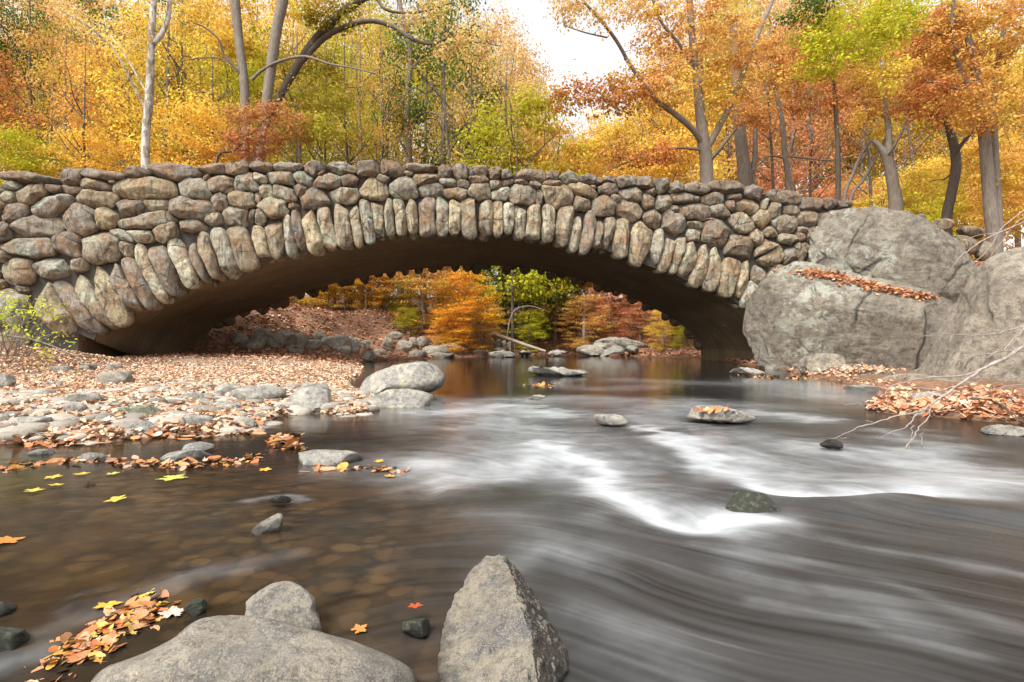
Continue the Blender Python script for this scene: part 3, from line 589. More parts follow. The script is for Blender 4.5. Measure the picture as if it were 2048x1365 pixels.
def hullrock(name, pts, mat, zb, label, sub=5, amp=0.01, freq=14, seed=0):
    bm = bmesh.new(); P = [Wp(*p) for p in pts]; P += [np.array([p[0], p[1], zb]) for p in P]
    P = np.array(P); c = P.mean(0)
    for p in P: bm.verts.new(p - c)
    r = bmesh.ops.convex_hull(bm, input=bm.verts[:]); bmesh.ops.delete(bm, geom=list({g for g in r['geom_interior'] + r['geom_unused'] if isinstance(g, bmesh.types.BMVert)}), context='VERTS')
    bmesh.ops.triangulate(bm, faces=bm.faces[:])
    for k in range(sub):
        bmesh.ops.subdivide_edges(bm, edges=bm.edges[:], cuts=1, use_grid_fill=True)
        if k in (2, 3): bmesh.ops.smooth_vert(bm, verts=bm.verts[:], factor=0.3, use_axis_x=True, use_axis_y=True, use_axis_z=True)
    V = np.array([v.co[:] for v in bm.verts]); bm.normal_update(); N = np.array([v.normal[:] for v in bm.verts])
    pit = fbm(V * freq * 2.6 + 5, 4, seed + 2); lump = np.clip(fbm(V * freq * 1.7 + 2, 3, seed + 9), 0, 1)
    V = V + N * (amp * fbm(V * freq, 5, seed) + amp * 0.5 * pit + amp * 1.3 * lump)[:, None]
    Fc = [[v.index for v in f.verts] for f in bm.faces]; bm.free()
    tri = np.array([f for f in Fc if len(f) == 3]); qd = [f for f in Fc if len(f) == 4]
    fs = [tri] if len(tri) else []
    if qd: fs.append(np.array(qd))
    o = mesh_arr(name, V + c, fs, mat, origin=c); tag(o, label, 'rock'); return o
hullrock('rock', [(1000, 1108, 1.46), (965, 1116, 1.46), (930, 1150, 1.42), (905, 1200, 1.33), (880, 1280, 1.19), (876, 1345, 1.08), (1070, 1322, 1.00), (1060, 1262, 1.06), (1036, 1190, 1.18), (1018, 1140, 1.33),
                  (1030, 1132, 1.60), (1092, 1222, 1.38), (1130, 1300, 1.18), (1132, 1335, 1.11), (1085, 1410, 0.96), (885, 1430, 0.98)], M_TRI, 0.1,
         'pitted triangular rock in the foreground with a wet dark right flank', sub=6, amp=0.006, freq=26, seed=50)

# stones of the gravel bar
BAR = [(176, 735, 40, 14, 0, 'left of two grey stones at the edge of the dark arch foot'), (227, 734, 42, 13, 0, 'right of two grey stones at the edge of the dark arch foot'), (245, 747, 52, 10, 0, 'thin slab behind the lone flat stone'),
       (230, 758, 86, 24, 0, 'flat grey-brown stone lying alone in the leaves near the arch'), (123, 738, 62, 11, 1, 'pale sunken slab below the left bank plants'), (2, 762, 62, 30, 1, 'smooth grey stone cut by the left edge'),
       (89, 788, 56, 16, 1, 'light slab in the leaves near the left edge'), (45, 804, 32, 16, 0, 'tilted dark stone near the left edge'), (170, 798, 86, 22, 1, 'wide pale slab in the middle of the left gravel'),
       (150, 818, 48, 24, 1, 'round pale stone in front of the wide slab'), (72, 822, 46, 9, 1, 'thin bar-shaped stone near the left edge'), (259, 800, 24, 11, 2, 'small blue-grey cobble among leaves'),
       (314, 803, 40, 16, 0, 'dark brown cobble behind the mossy slab'), (276, 825, 92, 22, 3, 'greenish mossy slab near the left shore'), (382, 795, 58, 17, 1, 'low rounded pale stone behind the shore'),
       (75, 846, 144, 22, 1, 'long pale slab with leaves at the left shore'), (4, 838, 46, 18, 1, 'pale stone at the left edge behind the long slab'), (452, 780, 44, 24, 1, 'upright pale stone behind the big flat slab'),
       (515, 790, 112, 30, 1, 'big flat pale slab on the gravel bar'), (625, 800, 108, 44, 1, 'large pale slab at the water beside the humped boulder'), (630, 776, 62, 20, 1, 'slab lying behind the large pale one at the water'),
       (392, 842, 70, 22, 1, 'rounded pale stone at the middle of the shore'), (488, 845, 48, 20, 1, 'pale cobble at the shore with leaves around'), (287, 857, 58, 30, 2, 'purplish-grey stone beside the leaf heap on the shore'),
       (455, 811, 62, 14, 1, 'flat stone below the big slab'), (478, 823, 32, 11, 0, 'brown stone leaning below the big slab'), (420, 808, 32, 12, 0, 'grey-brown stone left of the flat one'), (683, 790, 20, 11, 1, 'little round pebble between slab and boulder'),
       (600, 832, 30, 12, 2, 'wet block at the foot of the large pale slab'), (640, 832, 34, 12, 2, 'wet block right at the slab foot by the boulder'), (560, 815, 26, 12, 1, 'small pale stone between two large slabs'), (350, 826, 30, 10, 1, 'little flat pale stone right of the mossy slab'),
       (110, 768, 40, 10, 1, 'half buried pale stone under the left bank'), (330, 780, 34, 9, 1, 'half buried pale stone in mid bar'), (210, 838, 40, 16, 2, 'blue-grey stone behind the leaf heap'), (235, 812, 30, 12, 1, 'pale little stone left of the mossy slab'),
       (520, 832, 26, 12, 2, 'wet grey pebble at the inner corner of the shore'), (60, 872, 34, 12, 2, 'wet bluish stone at the left shore'), (110, 876, 26, 10, 2, 'small wet stone in the left shore leaves'), (345, 868, 34, 12, 2, 'wet grey stone right below the rounded one')]
TINT = {0: M_RIP, 1: M_BAR, 2: M_BARW, 3: mat_rock('greenish_stone', (0.26, 0.28, 0.18), (0.15, 0.18, 0.08), lichen=0.2, scale=3, bumpd=0.01)}
for i, (cx, cy, w, h, tt, lab) in enumerate(BAR):
    o = land_rock('river_stone', cx, cy, w, h, TINT[tt], 200 + i, sub=4 if w > 60 else 3, cuts=7, amp=0.05); tag(o, lab, 'stone', 'stones lying on the gravel bar')
# riprap and ledges of the far bank
RIPRAP = [(520, 672, 40, 22), (545, 682, 44, 20), (572, 678, 40, 24), (600, 682, 34, 20), (622, 690, 34, 20), (655, 684, 30, 18), (682, 688, 40, 26), (708, 692, 26, 24), (730, 690, 24, 16), (775, 690, 18, 24), (805, 692, 34, 20),
          (826, 686, 18, 16), (842, 684, 26, 16), (870, 682, 40, 14), (905, 698, 52, 18), (870, 700, 44, 14), (835, 708, 40, 10), (736, 712, 24, 18), (690, 700, 34, 12), (640, 672, 26, 14), (480, 676, 30, 16), (505, 688, 50, 16),
          (590, 698, 30, 12), (760, 706, 26, 10), (880, 712, 60, 8), (960, 706, 34, 8), (790, 672, 26, 12), (1000, 702, 22, 10), (996, 690, 12, 20), (1008, 690, 10, 18), (1022, 692, 16, 14), (925, 690, 30, 12)]
for i, (cx, cy, w, h) in enumerate(RIPRAP):
    o = land_rock('bank_rock', cx, cy, w * 1.15, h * 1.25, M_RIP, 400 + i, sub=4, cuts=14, amp=0.09, y0=24)
    tag(o, 'grey block of the far left bank seen under the arch, %s from the left' % ordinal(sorted(range(len(RIPRAP)), key=lambda k: RIPRAP[k][0]).index(i) + 1), 'rock', 'rubble rocks along the far left bank')
LEDGE = [([(1145, 700), (1165, 692), (1230, 690), (1250, 698), (1245, 706), (1160, 706)], 'flat pale ledge rock at the far waterline'), ([(1180, 690), (1200, 678), (1240, 676), (1290, 686), (1300, 696), (1240, 694), (1190, 694)], 'dark overhanging slab on the far right bank'),
         ([(1195, 694), (1205, 687), (1240, 690), (1230, 697), (1200, 698)], 'small grey slab wedged under the dark one'), ([(1140, 705), (1158, 697), (1215, 696), (1232, 705), (1190, 711)], 'shadowed low slab touching the far pool'), ([(1245, 698), (1260, 692), (1278, 695), (1275, 702), (1250, 703)], 'little round rock right of the dark slab'),
         ([(970, 712), (975, 706), (1000, 703), (1040, 707), (1055, 711), (1010, 716), (975, 716)], 'pale half-sunk slab in the far pool'), ([(1030, 706), (1060, 702), (1068, 707), (1040, 710)], 'thin pale stone behind the half-sunk slab'), ([(1090, 705), (1110, 701), (1140, 704), (1130, 708), (1095, 708)], 'thin slab at the far waterline left of the ledge')]
for i, (ol, lab) in enumerate(LEDGE):
    d = 35.0 + (0 if i != 1 else 1.5) + (-2.5 if i == 5 else 0); tag(rock('ledge_rock', ol, d, 0.8, M_RIP if i in (1, 2, 3) else M_BAR, sub=4, seed=450 + i, cuts=12, amp=0.05), lab, 'rock')

# ------------------------------------------------------------------ the bridge
bridge = tag(empty('stone_bridge', (0, BD, 0)), 'low arched bridge faced with rounded brown boulders spanning the creek', 'bridge')
# fields: (cx, cy, half w, half h, angle) in traced panel units
PANEL = {'A': (0, 300, 3.25), 'B': (512, 300, 3.25), 'C': (1024, 300, 3.25), 'D': (1400, 360, 2.73)}
COPING = {'A': [(190, 178, 200, 35, 2), (455, 178, 62, 65, -20), (655, 155, 145, 32, 3), (885, 140, 80, 38, 0), (1140, 142, 178, 52, 5), (1372, 115, 93, 35, 0), (1535, 120, 75, 42, 0)],
          'B': [(30, 110, 80, 37, 0), (205, 108, 105, 32, 2), (375, 115, 70, 50, 15), (555, 115, 105, 37, 0), (735, 120, 75, 52, 0), (885, 122, 75, 52, 3), (1075, 115, 115, 26, 3), (1230, 137, 45, 42, 10), (1330, 138, 50, 55, -20), (1445, 132, 62, 40, -5), (1555, 145, 48, 43, 5), (1630, 158, 42, 32, 0)],
          'C': [(130, 160, 95, 38, 3), (270, 165, 52, 30, 3), (385, 175, 62, 42, 5), (520, 190, 75, 40, 3), (640, 185, 48, 28, 0), (750, 200, 58, 38, -5), (873, 210, 60, 40, 0), (980, 228, 48, 58, 0), (1072, 242, 48, 40, 0), (1210, 240, 88, 36, 3), (1405, 240, 125, 38, 4), (1595, 272, 78, 48, 8)],
          'D': [(470, 92, 92, 36, 5), (625, 125, 75, 38, 3), (722, 125, 45, 30, 5), (800, 128, 40, 22, 5)]}
FIELD = {'A': [(58, 230, 62, 36, 0), (45, 303, 68, 45, 5), (195, 280, 92, 78, 10), (75, 408, 100, 65, -15), (335, 245, 60, 32, 5), (330, 352, 145, 82, -18), (455, 255, 70, 35, 15), (612, 218, 112, 42, 5), (722, 207, 25, 15, 0), (612, 312, 130, 62, 8), (820, 382, 110, 60, 0),
               (950, 245, 215, 74, 3), (1255, 238, 105, 82, 5), (1330, 180, 24, 32, 0), (1438, 213, 90, 66, 0), (1595, 205, 70, 68, 5), (1575, 322, 95, 55, 5), (1012, 348, 82, 45, 5), (1240, 378, 150, 75, 5), (1422, 335, 55, 55, 0), (945, 455, 180, 55, -6), (680, 440, 78, 75, 25), (510, 445, 120, 100, 15),
               (225, 490, 180, 70, -2), (15, 520, 35, 75, 0), (1390, 448, 65, 47, 10), (1527, 428, 78, 60, 10), (1645, 420, 42, 55, 0), (1240, 488, 95, 43, 2), (1072, 528, 82, 58, -25), (905, 550, 90, 45, 10), (795, 552, 85, 32, 15), (180, 635, 150, 70, -2), (430, 620, 95, 85, 5), (648, 622, 118, 102, 0),
               (805, 640, 42, 52, 0), (10, 690, 40, 42, 0), (100, 790, 105, 88, 0), (325, 760, 125, 72, 5), (500, 745, 52, 45, 5), (0, 870, 25, 40, 0), (130, 905, 38, 32, 0), (30, 1030, 100, 140, 0), (30, 1230, 110, 80, 5)],
         'B': [(20, 180, 60, 35, 5), (155, 180, 115, 50, 8), (300, 180, 75, 48, 15), (410, 150, 32, 26, -20), (458, 198, 92, 56, 5), (603, 190, 60, 40, 0), (60, 260, 50, 52, 0), (185, 272, 92, 60, 12), (285, 262, 48, 52, 10), (5, 310, 22, 50, 0), (115, 368, 92, 66, 5), (240, 362, 35, 25, 0), (375, 310, 98, 72, 0),
               (570, 288, 105, 58, -5), (760, 245, 108, 72, 10), (825, 190, 45, 28, 20), (955, 240, 98, 72, 5), (990, 152, 32, 18, 0), (1105, 185, 85, 50, -3), (1143, 252, 85, 55, 0), (1248, 210, 60, 32, 10), (1300, 270, 80, 42, 0), (1345, 215, 42, 30, 20), (1445, 190, 62, 28, -2), (1455, 262, 75, 58, 0), (1560, 228, 42, 38, 0),
               (1600, 275, 75, 48, -5), (1635, 205, 40, 22, 0), (10, 430, 45, 60, 10)],
         'C': [(75, 205, 50, 20, 0), (60, 285, 102, 68, 2), (145, 222, 40, 26, 0), (270, 215, 55, 22, 0), (187, 305, 28, 48, 0), (308, 295, 95, 75, 0), (455, 255, 105, 42, 12), (463, 342, 58, 52, 5), (525, 240, 25, 15, 0), (625, 250, 78, 42, 0), (595, 362, 80, 65, 0), (672, 305, 38, 35, 0), (780, 287, 82, 48, 0), (770, 385, 90, 60, 5),
               (893, 325, 42, 58, 0), (915, 275, 35, 30, 30), (920, 440, 55, 62, 0), (985, 338, 58, 50, 0), (1062, 378, 35, 25, 20), (1130, 305, 105, 40, 2), (1060, 465, 88, 75, 20), (1195, 395, 110, 65, 10), (1325, 312, 78, 45, 0), (1360, 390, 62, 46, 5), (1430, 358, 32, 35, 0), (1460, 300, 50, 28, 5), (1545, 358, 85, 52, 10),
               (1505, 465, 90, 65, 30), (1625, 440, 60, 65, 5), (1205, 480, 55, 32, 0), (1192, 548, 48, 42, 0), (1275, 450, 22, 15, 0), (1345, 535, 102, 98, 0), (1490, 625, 100, 88, 10), (1595, 575, 50, 50, 30), (1655, 350, 28, 50, 30)],
         'D': [(420, 160, 50, 40, 10), (510, 165, 48, 32, 5), (475, 235, 68, 52, 0), (595, 208, 68, 45, 5), (572, 268, 35, 20, 0), (395, 285, 42, 28, 0), (495, 320, 65, 30, 3), (562, 310, 25, 30, 0), (375, 365, 75, 40, -40), (420, 405, 95, 48, -30), (490, 410, 40, 50, 20), (560, 385, 35, 50, 0), (640, 290, 60, 50, 0), (700, 220, 60, 40, 0), (640, 420, 60, 60, 0), (430, 500, 50, 40, 0), (760, 200, 50, 30, 0)]}
VOUS = {'A': [(195, 850, 500, 1240, 84, .0), (350, 860, 640, 1185, 70, .0), (470, 825, 700, 1150, 64, .0), (580, 755, 780, 1130, 66, .02), (705, 745, 905, 1045, 52, .03), (800, 712, 990, 1020, 56, .02), (890, 618, 1060, 985, 46, .03), (985, 605, 1145, 930, 66, 0), (1110, 580, 1240, 880, 52, 0), (1190, 545, 1375, 875, 34, .05), (1285, 535, 1415, 840, 62, .03),
              (1395, 515, 1510, 820, 66, 0), (1510, 480, 1625, 785, 66, 0)],
        'B': [(5, 485, 65, 722, 50, 0), (110, 448, 135, 700, 66, 0), (185, 408, 242, 695, 38, 0), (240, 390, 308, 668, 38, 0), (325, 385, 392, 665, 62, 0), (420, 365, 492, 632, 55, 0), (530, 352, 592, 632, 68, 0), (625, 352, 672, 620, 42, 0), (695, 310, 742, 600, 46, 0), (780, 322, 818, 575, 42, 0), (850, 308, 886, 568, 42, 0), (920, 305, 952, 560, 44, 0),
              (990, 315, 1032, 560, 42, 0), (1103, 308, 1115, 552, 64, 0), (1205, 308, 1215, 548, 46, 0), (1290, 312, 1290, 542, 42, 0), (1390, 302, 1390, 562, 58, 0), (1505, 325, 1488, 576, 46, 0), (1578, 318, 1575, 555, 34, 0), (1640, 326, 1640, 545, 38, 0)],
        'C': [(65, 342, 48, 570, 42, 0), (155, 355, 138, 585, 52, 0), (245, 370, 228, 600, 44, 0), (372, 358, 325, 615, 58, 0), (450, 402, 392, 655, 38, 0), (530, 398, 465, 668, 42, 0), (592, 450, 545, 662, 32, 0), (645, 432, 596, 655, 40, 0), (738, 448, 715, 690, 56, 0), (870, 468, 825, 742, 74, 0), (990, 515, 915, 745, 50, 0), (1052, 548, 975, 795, 40, 0),
              (1120, 548, 1045, 805, 42, 0), (1195, 598, 1105, 835, 54, 0), (1278, 618, 1190, 888, 46, 0), (1350, 632, 1285, 915, 50, 0), (1455, 692, 1390, 950, 62, 0), (1550, 722, 1460, 975, 40, 0), (1635, 750, 1600, 890, 50, 0), (1592, 850, 1495, 1015, 38, 0)],
        'D': [(430, 470, 380, 620, 45, 0), (500, 480, 450, 640, 45, 0)]}
pal_field = [(0.33, 0.265, 0.19), (0.38, 0.325, 0.25), (0.28, 0.225, 0.165), (0.36, 0.275, 0.175), (0.24, 0.205, 0.175), (0.44, 0.395, 0.31), (0.33, 0.31, 0.26), (0.19, 0.155, 0.13), (0.36, 0.34, 0.29)]
pal_cop = [(0.17, 0.135, 0.12), (0.20, 0.16, 0.14), (0.15, 0.12, 0.105), (0.22, 0.185, 0.155)]
pal_vou = [(0.42, 0.345, 0.245), (0.36, 0.295, 0.215), (0.47, 0.415, 0.32), (0.31, 0.245, 0.175), (0.40, 0.37, 0.31), (0.25, 0.215, 0.19), (0.44, 0.34, 0.22)]
ST = []   # u, z, a, b, ang, kind, bend
for P_, rows in COPING.items():
    ox, oy, sc = PANEL[P_]
    for cx, cy, hw, hh, an in rows:
        u, z, m = px_uz(ox + cx / sc, oy + cy / sc); ST.append([u, z, hw / sc * m * 1.03, hh / sc * m * 1.08, -math.radians(an), 'coping_stone', 0])
for P_, rows in FIELD.items():
    ox, oy, sc = PANEL[P_]
    for cx, cy, hw, hh, an in rows:
        u, z, m = px_uz(ox + cx / sc, oy + cy / sc); ST.append([u, z, hw / sc * m, hh / sc * m, -math.radians(an), 'wall_stone', 0])
for P_, rows in VOUS.items():
    ox, oy, sc = PANEL[P_]
    for x1, y1, x2, y2, hw, bend in rows:
        u1, z1, m = px_uz(ox + x1 / sc, oy + y1 / sc); u2, z2, m2 = px_uz(ox + x2 / sc, oy + y2 / sc)
        L = math.hypot(u2 - u1, z2 - z1); ST.append([(u1 + u2) / 2, (z1 + z2) / 2, L / 2 * 1.0, hw / sc * m * 1.02, math.atan2(z1 - z2, u1 - u2), 'voussoir', bend])
# the wall goes on past the frame on the left
rr = np.random.default_rng(5); uu0 = px_uz(0, 400)[0]
u = uu0 - 0.5
for col_i in range(6):
    zt = z_top(u) - 0.25; ST.append([u, zt, 0.62, 0.28, 0, 'coping_stone', 0]); z = zt - 0.6
    while z > 0.6: ST.append([u + rr.uniform(-.15, .15), z, rr.uniform(.5, .62), rr.uniform(.32, .42), rr.uniform(-.2, .2), 'wall_stone', 0]); z -= 0.75
    u -= 1.15
SA = np.array([[s[0], s[1], s[2], s[3], s[4]] for s in ST])
NA = 64
def stone_mesh(i):
    u0, z0, a, b, an, kind, bend = ST[i]; r_ = np.random.default_rng(900 + i)
    pwr = 3.4 if kind == 'voussoir' else r_.uniform(2.3, 3.8)
    th = np.linspace(0, 2 * np.pi, NA, endpoint=False); ct, stn = np.cos(th), np.sin(th)
    ca, sa = math.cos(an), math.sin(an)
    dx = ct * ca - stn * sa; dz = ct * sa + stn * ca
    Re = (np.abs(ct / a) ** pwr + np.abs(stn / b) ** pwr) ** (-1 / pwr)
    T = np.linspace(0.35, 1.30 if kind == 'wall_stone' else (1.10 if kind == 'voussoir' else 1.06), 40); own = T
    R = Re[:, None] * T[None]; PX = u0 + dx[:, None] * R; PZ = z0 + dz[:, None] * R
    dist = np.hypot(SA[:, 0] - u0, SA[:, 1] - z0); nb = [j for j in np.where(dist < (SA[:, 2] + max(a, b)) * 1.6)[0] if j != i]
    bad = np.zeros(R.shape, bool)
    for j in nb:
        uj, zj, aj, bj, nj = SA[j]; pj = 3.0 if ST[j][5] == 'voussoir' else 2.5
        X = PX - uj; Z = PZ - zj; xx = X * math.cos(nj) + Z * math.sin(nj); zz = -X * math.sin(nj) + Z * math.cos(nj)
        dj = (np.abs(xx / aj) ** pj + np.abs(zz / bj) ** pj) ** (1 / pj); bad |= dj < own[None]
    first = np.where(bad.any(1), bad.argmax(1), len(T) - 1); rad = Re * T[np.maximum(first, 0)]
    for _ in range(2): rad = 0.25 * np.roll(rad, 1) + 0.5 * rad + 0.25 * np.roll(rad, -1)
    am = .028 if kind == 'voussoir' else .042
    rad = rad * (1 + am * (r_.normal() * np.cos(2 * th + r_.uniform(0, 6)) + r_.normal() * np.cos(3 * th + r_.uniform(0, 6)) + .7 * r_.normal() * np.cos(5 * th + r_.uniform(0, 6)) + .4 * r_.normal() * np.cos(8 * th + r_.uniform(0, 6)))) * 0.99 - 0.002; rad = np.maximum(rad, 0.03)
    rings = np.array([0.0, .18, .36, .52, .66, .78, .87, .935, .98, 1.0]); size = math.sqrt(a * b)
    prot = {'coping_stone': .30, 'voussoir': .26, 'wall_stone': .27}[kind] * min(1.25, 0.5 + size)
    back = {'coping_stone': .55, 'voussoir': .55, 'wall_stone': .14}[kind]
    V = []; 
    for q in rings:
        X = dx * rad * q; Z = dz * rad * q; D = -prot * (1 - q ** 3.0) ** 0.62 + 0.04
        V.append(np.stack([X, D + 0 * X, Z], -1))
    V.append(np.stack([dx * rad * .985, 0 * dx + 0.04 + back * .5, dz * rad * .985], -1)); V.append(np.stack([dx * rad * .93, 0 * dx + 0.04 + back, dz * rad * .93], -1)); V.append(np.stack([dx * 0, 0 * dx + 0.04 + back, dz * 0], -1))
    V = np.array(V); m, n = V.shape[:2]; P = V.reshape(-1, 3)
    # knocked-off faces
    for _ in range(r_.integers(6, 13)):
        nn = r_.normal(size=3); nn[1] = -abs(nn[1]) - .35; nn /= np.linalg.norm(nn); sc_ = np.array([a if abs(ca) > .6 else b, prot, b if abs(ca) > .6 else a])
        q = P / sc_; s_ = q @ nn; lim = s_.max() * r_.uniform(.62, .93); P = P - (np.clip(s_ - lim, 0, None)[:, None] * nn * .97) * sc_
    if bend:
        al = P[:, 0] * ca + P[:, 2] * sa; off = bend * a * ((al / a) ** 2 - .4); P[:, 0] += -sa * -off * 1.0; P[:, 2] += ca * -off
    g = P + np.array([u0, 0, z0]); fr = (P[:, 1] < 0.05)
    P[:, 1] += fr * (0.07 * fbm(g * 2.6, 4, 61) + 0.03 * fbm(g * 8, 3, 62)) - 0.09 * r_.uniform(0, 1) * fr
    P[:, 0] += 0.02 * fbm(g * 3 + 9, 3, 63); P[:, 2] += 0.02 * fbm(g * 3 + 19, 3, 64)
    V3 = Bp(P[:, 0] + u0, P[:, 1] + 0.0, P[:, 2] + z0)
    ii = np.arange(m - 1)[:, None] * n; j = np.arange(n)[None]; k = (j + 1) % n
    Fq = np.stack([ii + j, ii + n + j, ii + n + k, ii + k], -1).reshape(-1, 4)
    Fq[:n, 3] = Fq[:n, 3]
    return V3, Fq
walls = [i for i in range(len(ST)) if ST[i][5] == 'wall_stone']
keep = set(sorted(walls, key=lambda i: -ST[i][2] * ST[i][3] * (1 if ST[i][0] > uu0 else 0.1))[:100]); rest = Geo(); restc = []
for i, s in enumerate(ST):
    V3, Fq = stone_mesh(i); r_ = np.random.default_rng(i + 5); pal = {'wall_stone': pal_field, 'coping_stone': pal_cop, 'voussoir': pal_vou}[s[5]]
    c = np.array(pal[r_.integers(len(pal))]) * r_.uniform(.85, 1.2) * (1.22 if s[5] == 'voussoir' else 1.12) * np.array([.95, 1.04, 1.0])
    if s[5] == 'wall_stone' and i not in keep: rest.add(V3, Fq); continue
    o = mesh_arr(s[5], V3, Fq, M_STONE, parent=bridge, origin=Bp(s[0], 0, s[1])); o.color = (*c, 1)
V_, F_ = rest.arr(); o = mesh_arr('small_wall_stones', V_, F_, M_STONE, parent=bridge); o.color = (.25, .205, .155, 1); tag(o, kind='stuff')
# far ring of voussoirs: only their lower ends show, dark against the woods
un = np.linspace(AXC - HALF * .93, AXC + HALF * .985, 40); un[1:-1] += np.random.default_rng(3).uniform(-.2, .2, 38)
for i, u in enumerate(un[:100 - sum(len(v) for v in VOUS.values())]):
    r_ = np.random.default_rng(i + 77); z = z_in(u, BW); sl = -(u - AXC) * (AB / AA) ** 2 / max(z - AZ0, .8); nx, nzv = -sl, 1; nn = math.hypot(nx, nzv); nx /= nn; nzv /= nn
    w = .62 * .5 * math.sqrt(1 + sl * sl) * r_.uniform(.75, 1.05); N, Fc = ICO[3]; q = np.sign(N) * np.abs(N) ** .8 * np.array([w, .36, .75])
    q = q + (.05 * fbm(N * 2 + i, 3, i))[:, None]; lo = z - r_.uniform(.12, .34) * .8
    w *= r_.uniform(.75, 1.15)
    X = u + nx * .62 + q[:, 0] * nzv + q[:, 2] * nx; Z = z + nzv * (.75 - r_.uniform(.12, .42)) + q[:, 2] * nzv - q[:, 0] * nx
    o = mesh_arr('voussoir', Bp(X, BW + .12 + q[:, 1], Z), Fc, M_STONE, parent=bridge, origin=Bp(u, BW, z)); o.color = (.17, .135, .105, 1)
# walls, barrel, roadway
def wall_between(name, v0, v1, mat, topoff, ul=-26.0, ur=22.0):
    us = np.unique(np.concatenate([np.linspace(ul, ur, 150), [AXC - HALFL - .01, AXC - HALFL, AXC + HALF, AXC + HALF + .01]]))
    zb = np.where((us - AXC <= HALF + 1e-6) & (us - AXC >= -HALFL - 1e-6), z_in(us, max(v0, .08)) + 0.02, -1.2); zt = z_top(us) - topoff
    V = np.concatenate([Bp(us, v0, zb), Bp(us, v0, zt), Bp(us, v1, zt), Bp(us, v1, zb)]); n = len(us); i = np.arange(n - 1)
    Fs = [np.stack([i + a * n, i + 1 + a * n, i + 1 + ((a + 1) % 4) * n, i + ((a + 1) % 4) * n], -1) for a in range(4)]
    e = np.array([[0, n, 2 * n, 3 * n], [n - 1, 4 * n - 1, 3 * n - 1, 2 * n - 1]])
    return mesh_arr(name, V, np.concatenate(Fs + [e]), mat, parent=bridge, smooth=False)
wall_between('spandrel_wall', 0.10, 0.62, M_MORT, 0.28, ur=px_uz(1715, 400)[0]); wall_between('spandrel_wall', BW - .6, BW - .05, M_MORT, 0.35)
def barrel():
    t = np.linspace(-1, 1, 90); us = AXC + np.where(t < 0, HALFL, HALF) * np.sin(t * math.pi / 2)
    us = np.concatenate([[AXC - HALFL], us, [AXC + HALF]])
    vs = np.linspace(0.08, BW - 0.08, 14); U, Vv = np.meshgrid(us, vs); Z = z_in(U, Vv); Z[:, 0] = -1.2; Z[:, -1] = -1.2
    P = Bp(U, Vv, Z).reshape(-1, 3); n = len(us); i = np.arange(len(vs) - 1)[:, None] * n + np.arange(n - 1)[None]
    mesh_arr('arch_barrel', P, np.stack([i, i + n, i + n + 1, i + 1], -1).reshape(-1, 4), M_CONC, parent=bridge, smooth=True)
    us2 = np.linspace(-26, 20, 80); zt = z_top(us2) - 1.25; V = np.concatenate([Bp(us2, .63, zt), Bp(us2, BW - .61, zt), Bp(us2, BW - .61, zt - .3), Bp(us2, .63, zt - .3)]); n = len(us2); i = np.arange(n - 1)
    mesh_arr('roadway', V, np.concatenate([np.stack([i + a * n, i + 1 + a * n, i + 1 + ((a + 1) % 4) * n, i + ((a + 1) % 4) * n], -1) for a in range(4)]), M_GROUND, parent=bridge, smooth=False)
barrel()
# dry-stone wing wall beyond the boulders
wing = tag(empty('wing_wall', Wp(1870, 470, 21.5)), 'low mossy stone wall running off right behind the upper boulder', 'wall')
for k, (cx, cy, w, h) in enumerate([(1808, 430, 30, 14), (1840, 436, 34, 16), (1880, 448, 58, 20), (1935, 462, 50, 18), (1860, 470, 60, 30), (1925, 490, 60, 36), (1955, 462, 26, 22), (1970, 500, 40, 30)]):
    o = rock('wall_stone', ell_outline(cx, cy, w * 1.1, h * 1.1, 700 + k), 21.5, .45, M_STONE, sub=3, seed=700 + k, parent=wing); o.color = (.24, .21, .15, 1)

# ------------------------------------------------------------------ leaves on the ground
LITC = np.array([(0.55, 0.35, 0.22), (0.62, 0.45, 0.32), (0.45, 0.22, 0.11), (0.64, 0.51, 0.40), (0.32, 0.16, 0.09), (0.56, 0.30, 0.17), (0.56, 0.42, 0.27), (0.42, 0.30, 0.22)])
def litter_mesh(name, P, size, cols, mat, lift=0.35, seed=0, parent=None, N=None):
    r = np.random.default_rng(seed); n = len(P); a = r.uniform(0, 2 * np.pi, n); tx = r.normal(0, lift, n); ty = r.normal(0, lift, n)
    up = np.stack([tx, ty, np.ones(n)], -1) if N is None else N + np.stack([tx, ty, tx * 0], -1)
    up /= np.linalg.norm(up, axis=1)[:, None]
    d = np.stack([np.cos(a), np.sin(a), np.zeros(n)], -1); d -= up * (d * up).sum(1)[:, None]; d /= np.linalg.norm(d, axis=1)[:, None]; w = np.cross(up, d)
    s = size * r.uniform(.6, 1.25, n); curl = r.uniform(-.1, .3, n) * s
    def pt(x, y, z): return P + d * (x * s)[:, None] + w * (y * s)[:, None] + up * (z * curl)[:, None]
    o = np.ones(n); V = np.stack([pt(-.5 * o, 0 * o, .3 * o), pt(-.1 * o, -.34 * o, 1 * o), pt(.5 * o, 0 * o, .2 * o), pt(-.1 * o, .34 * o, 1 * o), pt(.15 * o, -.22 * o, .6 * o), pt(.15 * o, .22 * o, .6 * o)], 1).reshape(-1, 3)
    b = np.arange(n)[:, None] * 6; Fq = np.concatenate([b + np.array([[0, 1, 4, 2]]), b + np.array([[0, 2, 5, 3]])])
    return mesh_arr(name, V, Fq, mat, parent=parent, fattr={'col': np.tile(cols, (2, 1))}, smooth=False)
def pickc(n, seed, pal=LITC, jit=.25):
    r = np.random.default_rng(seed); return pal[r.integers(len(pal), size=n)] * r.uniform(1 - jit, 1 + jit, (n, 1))
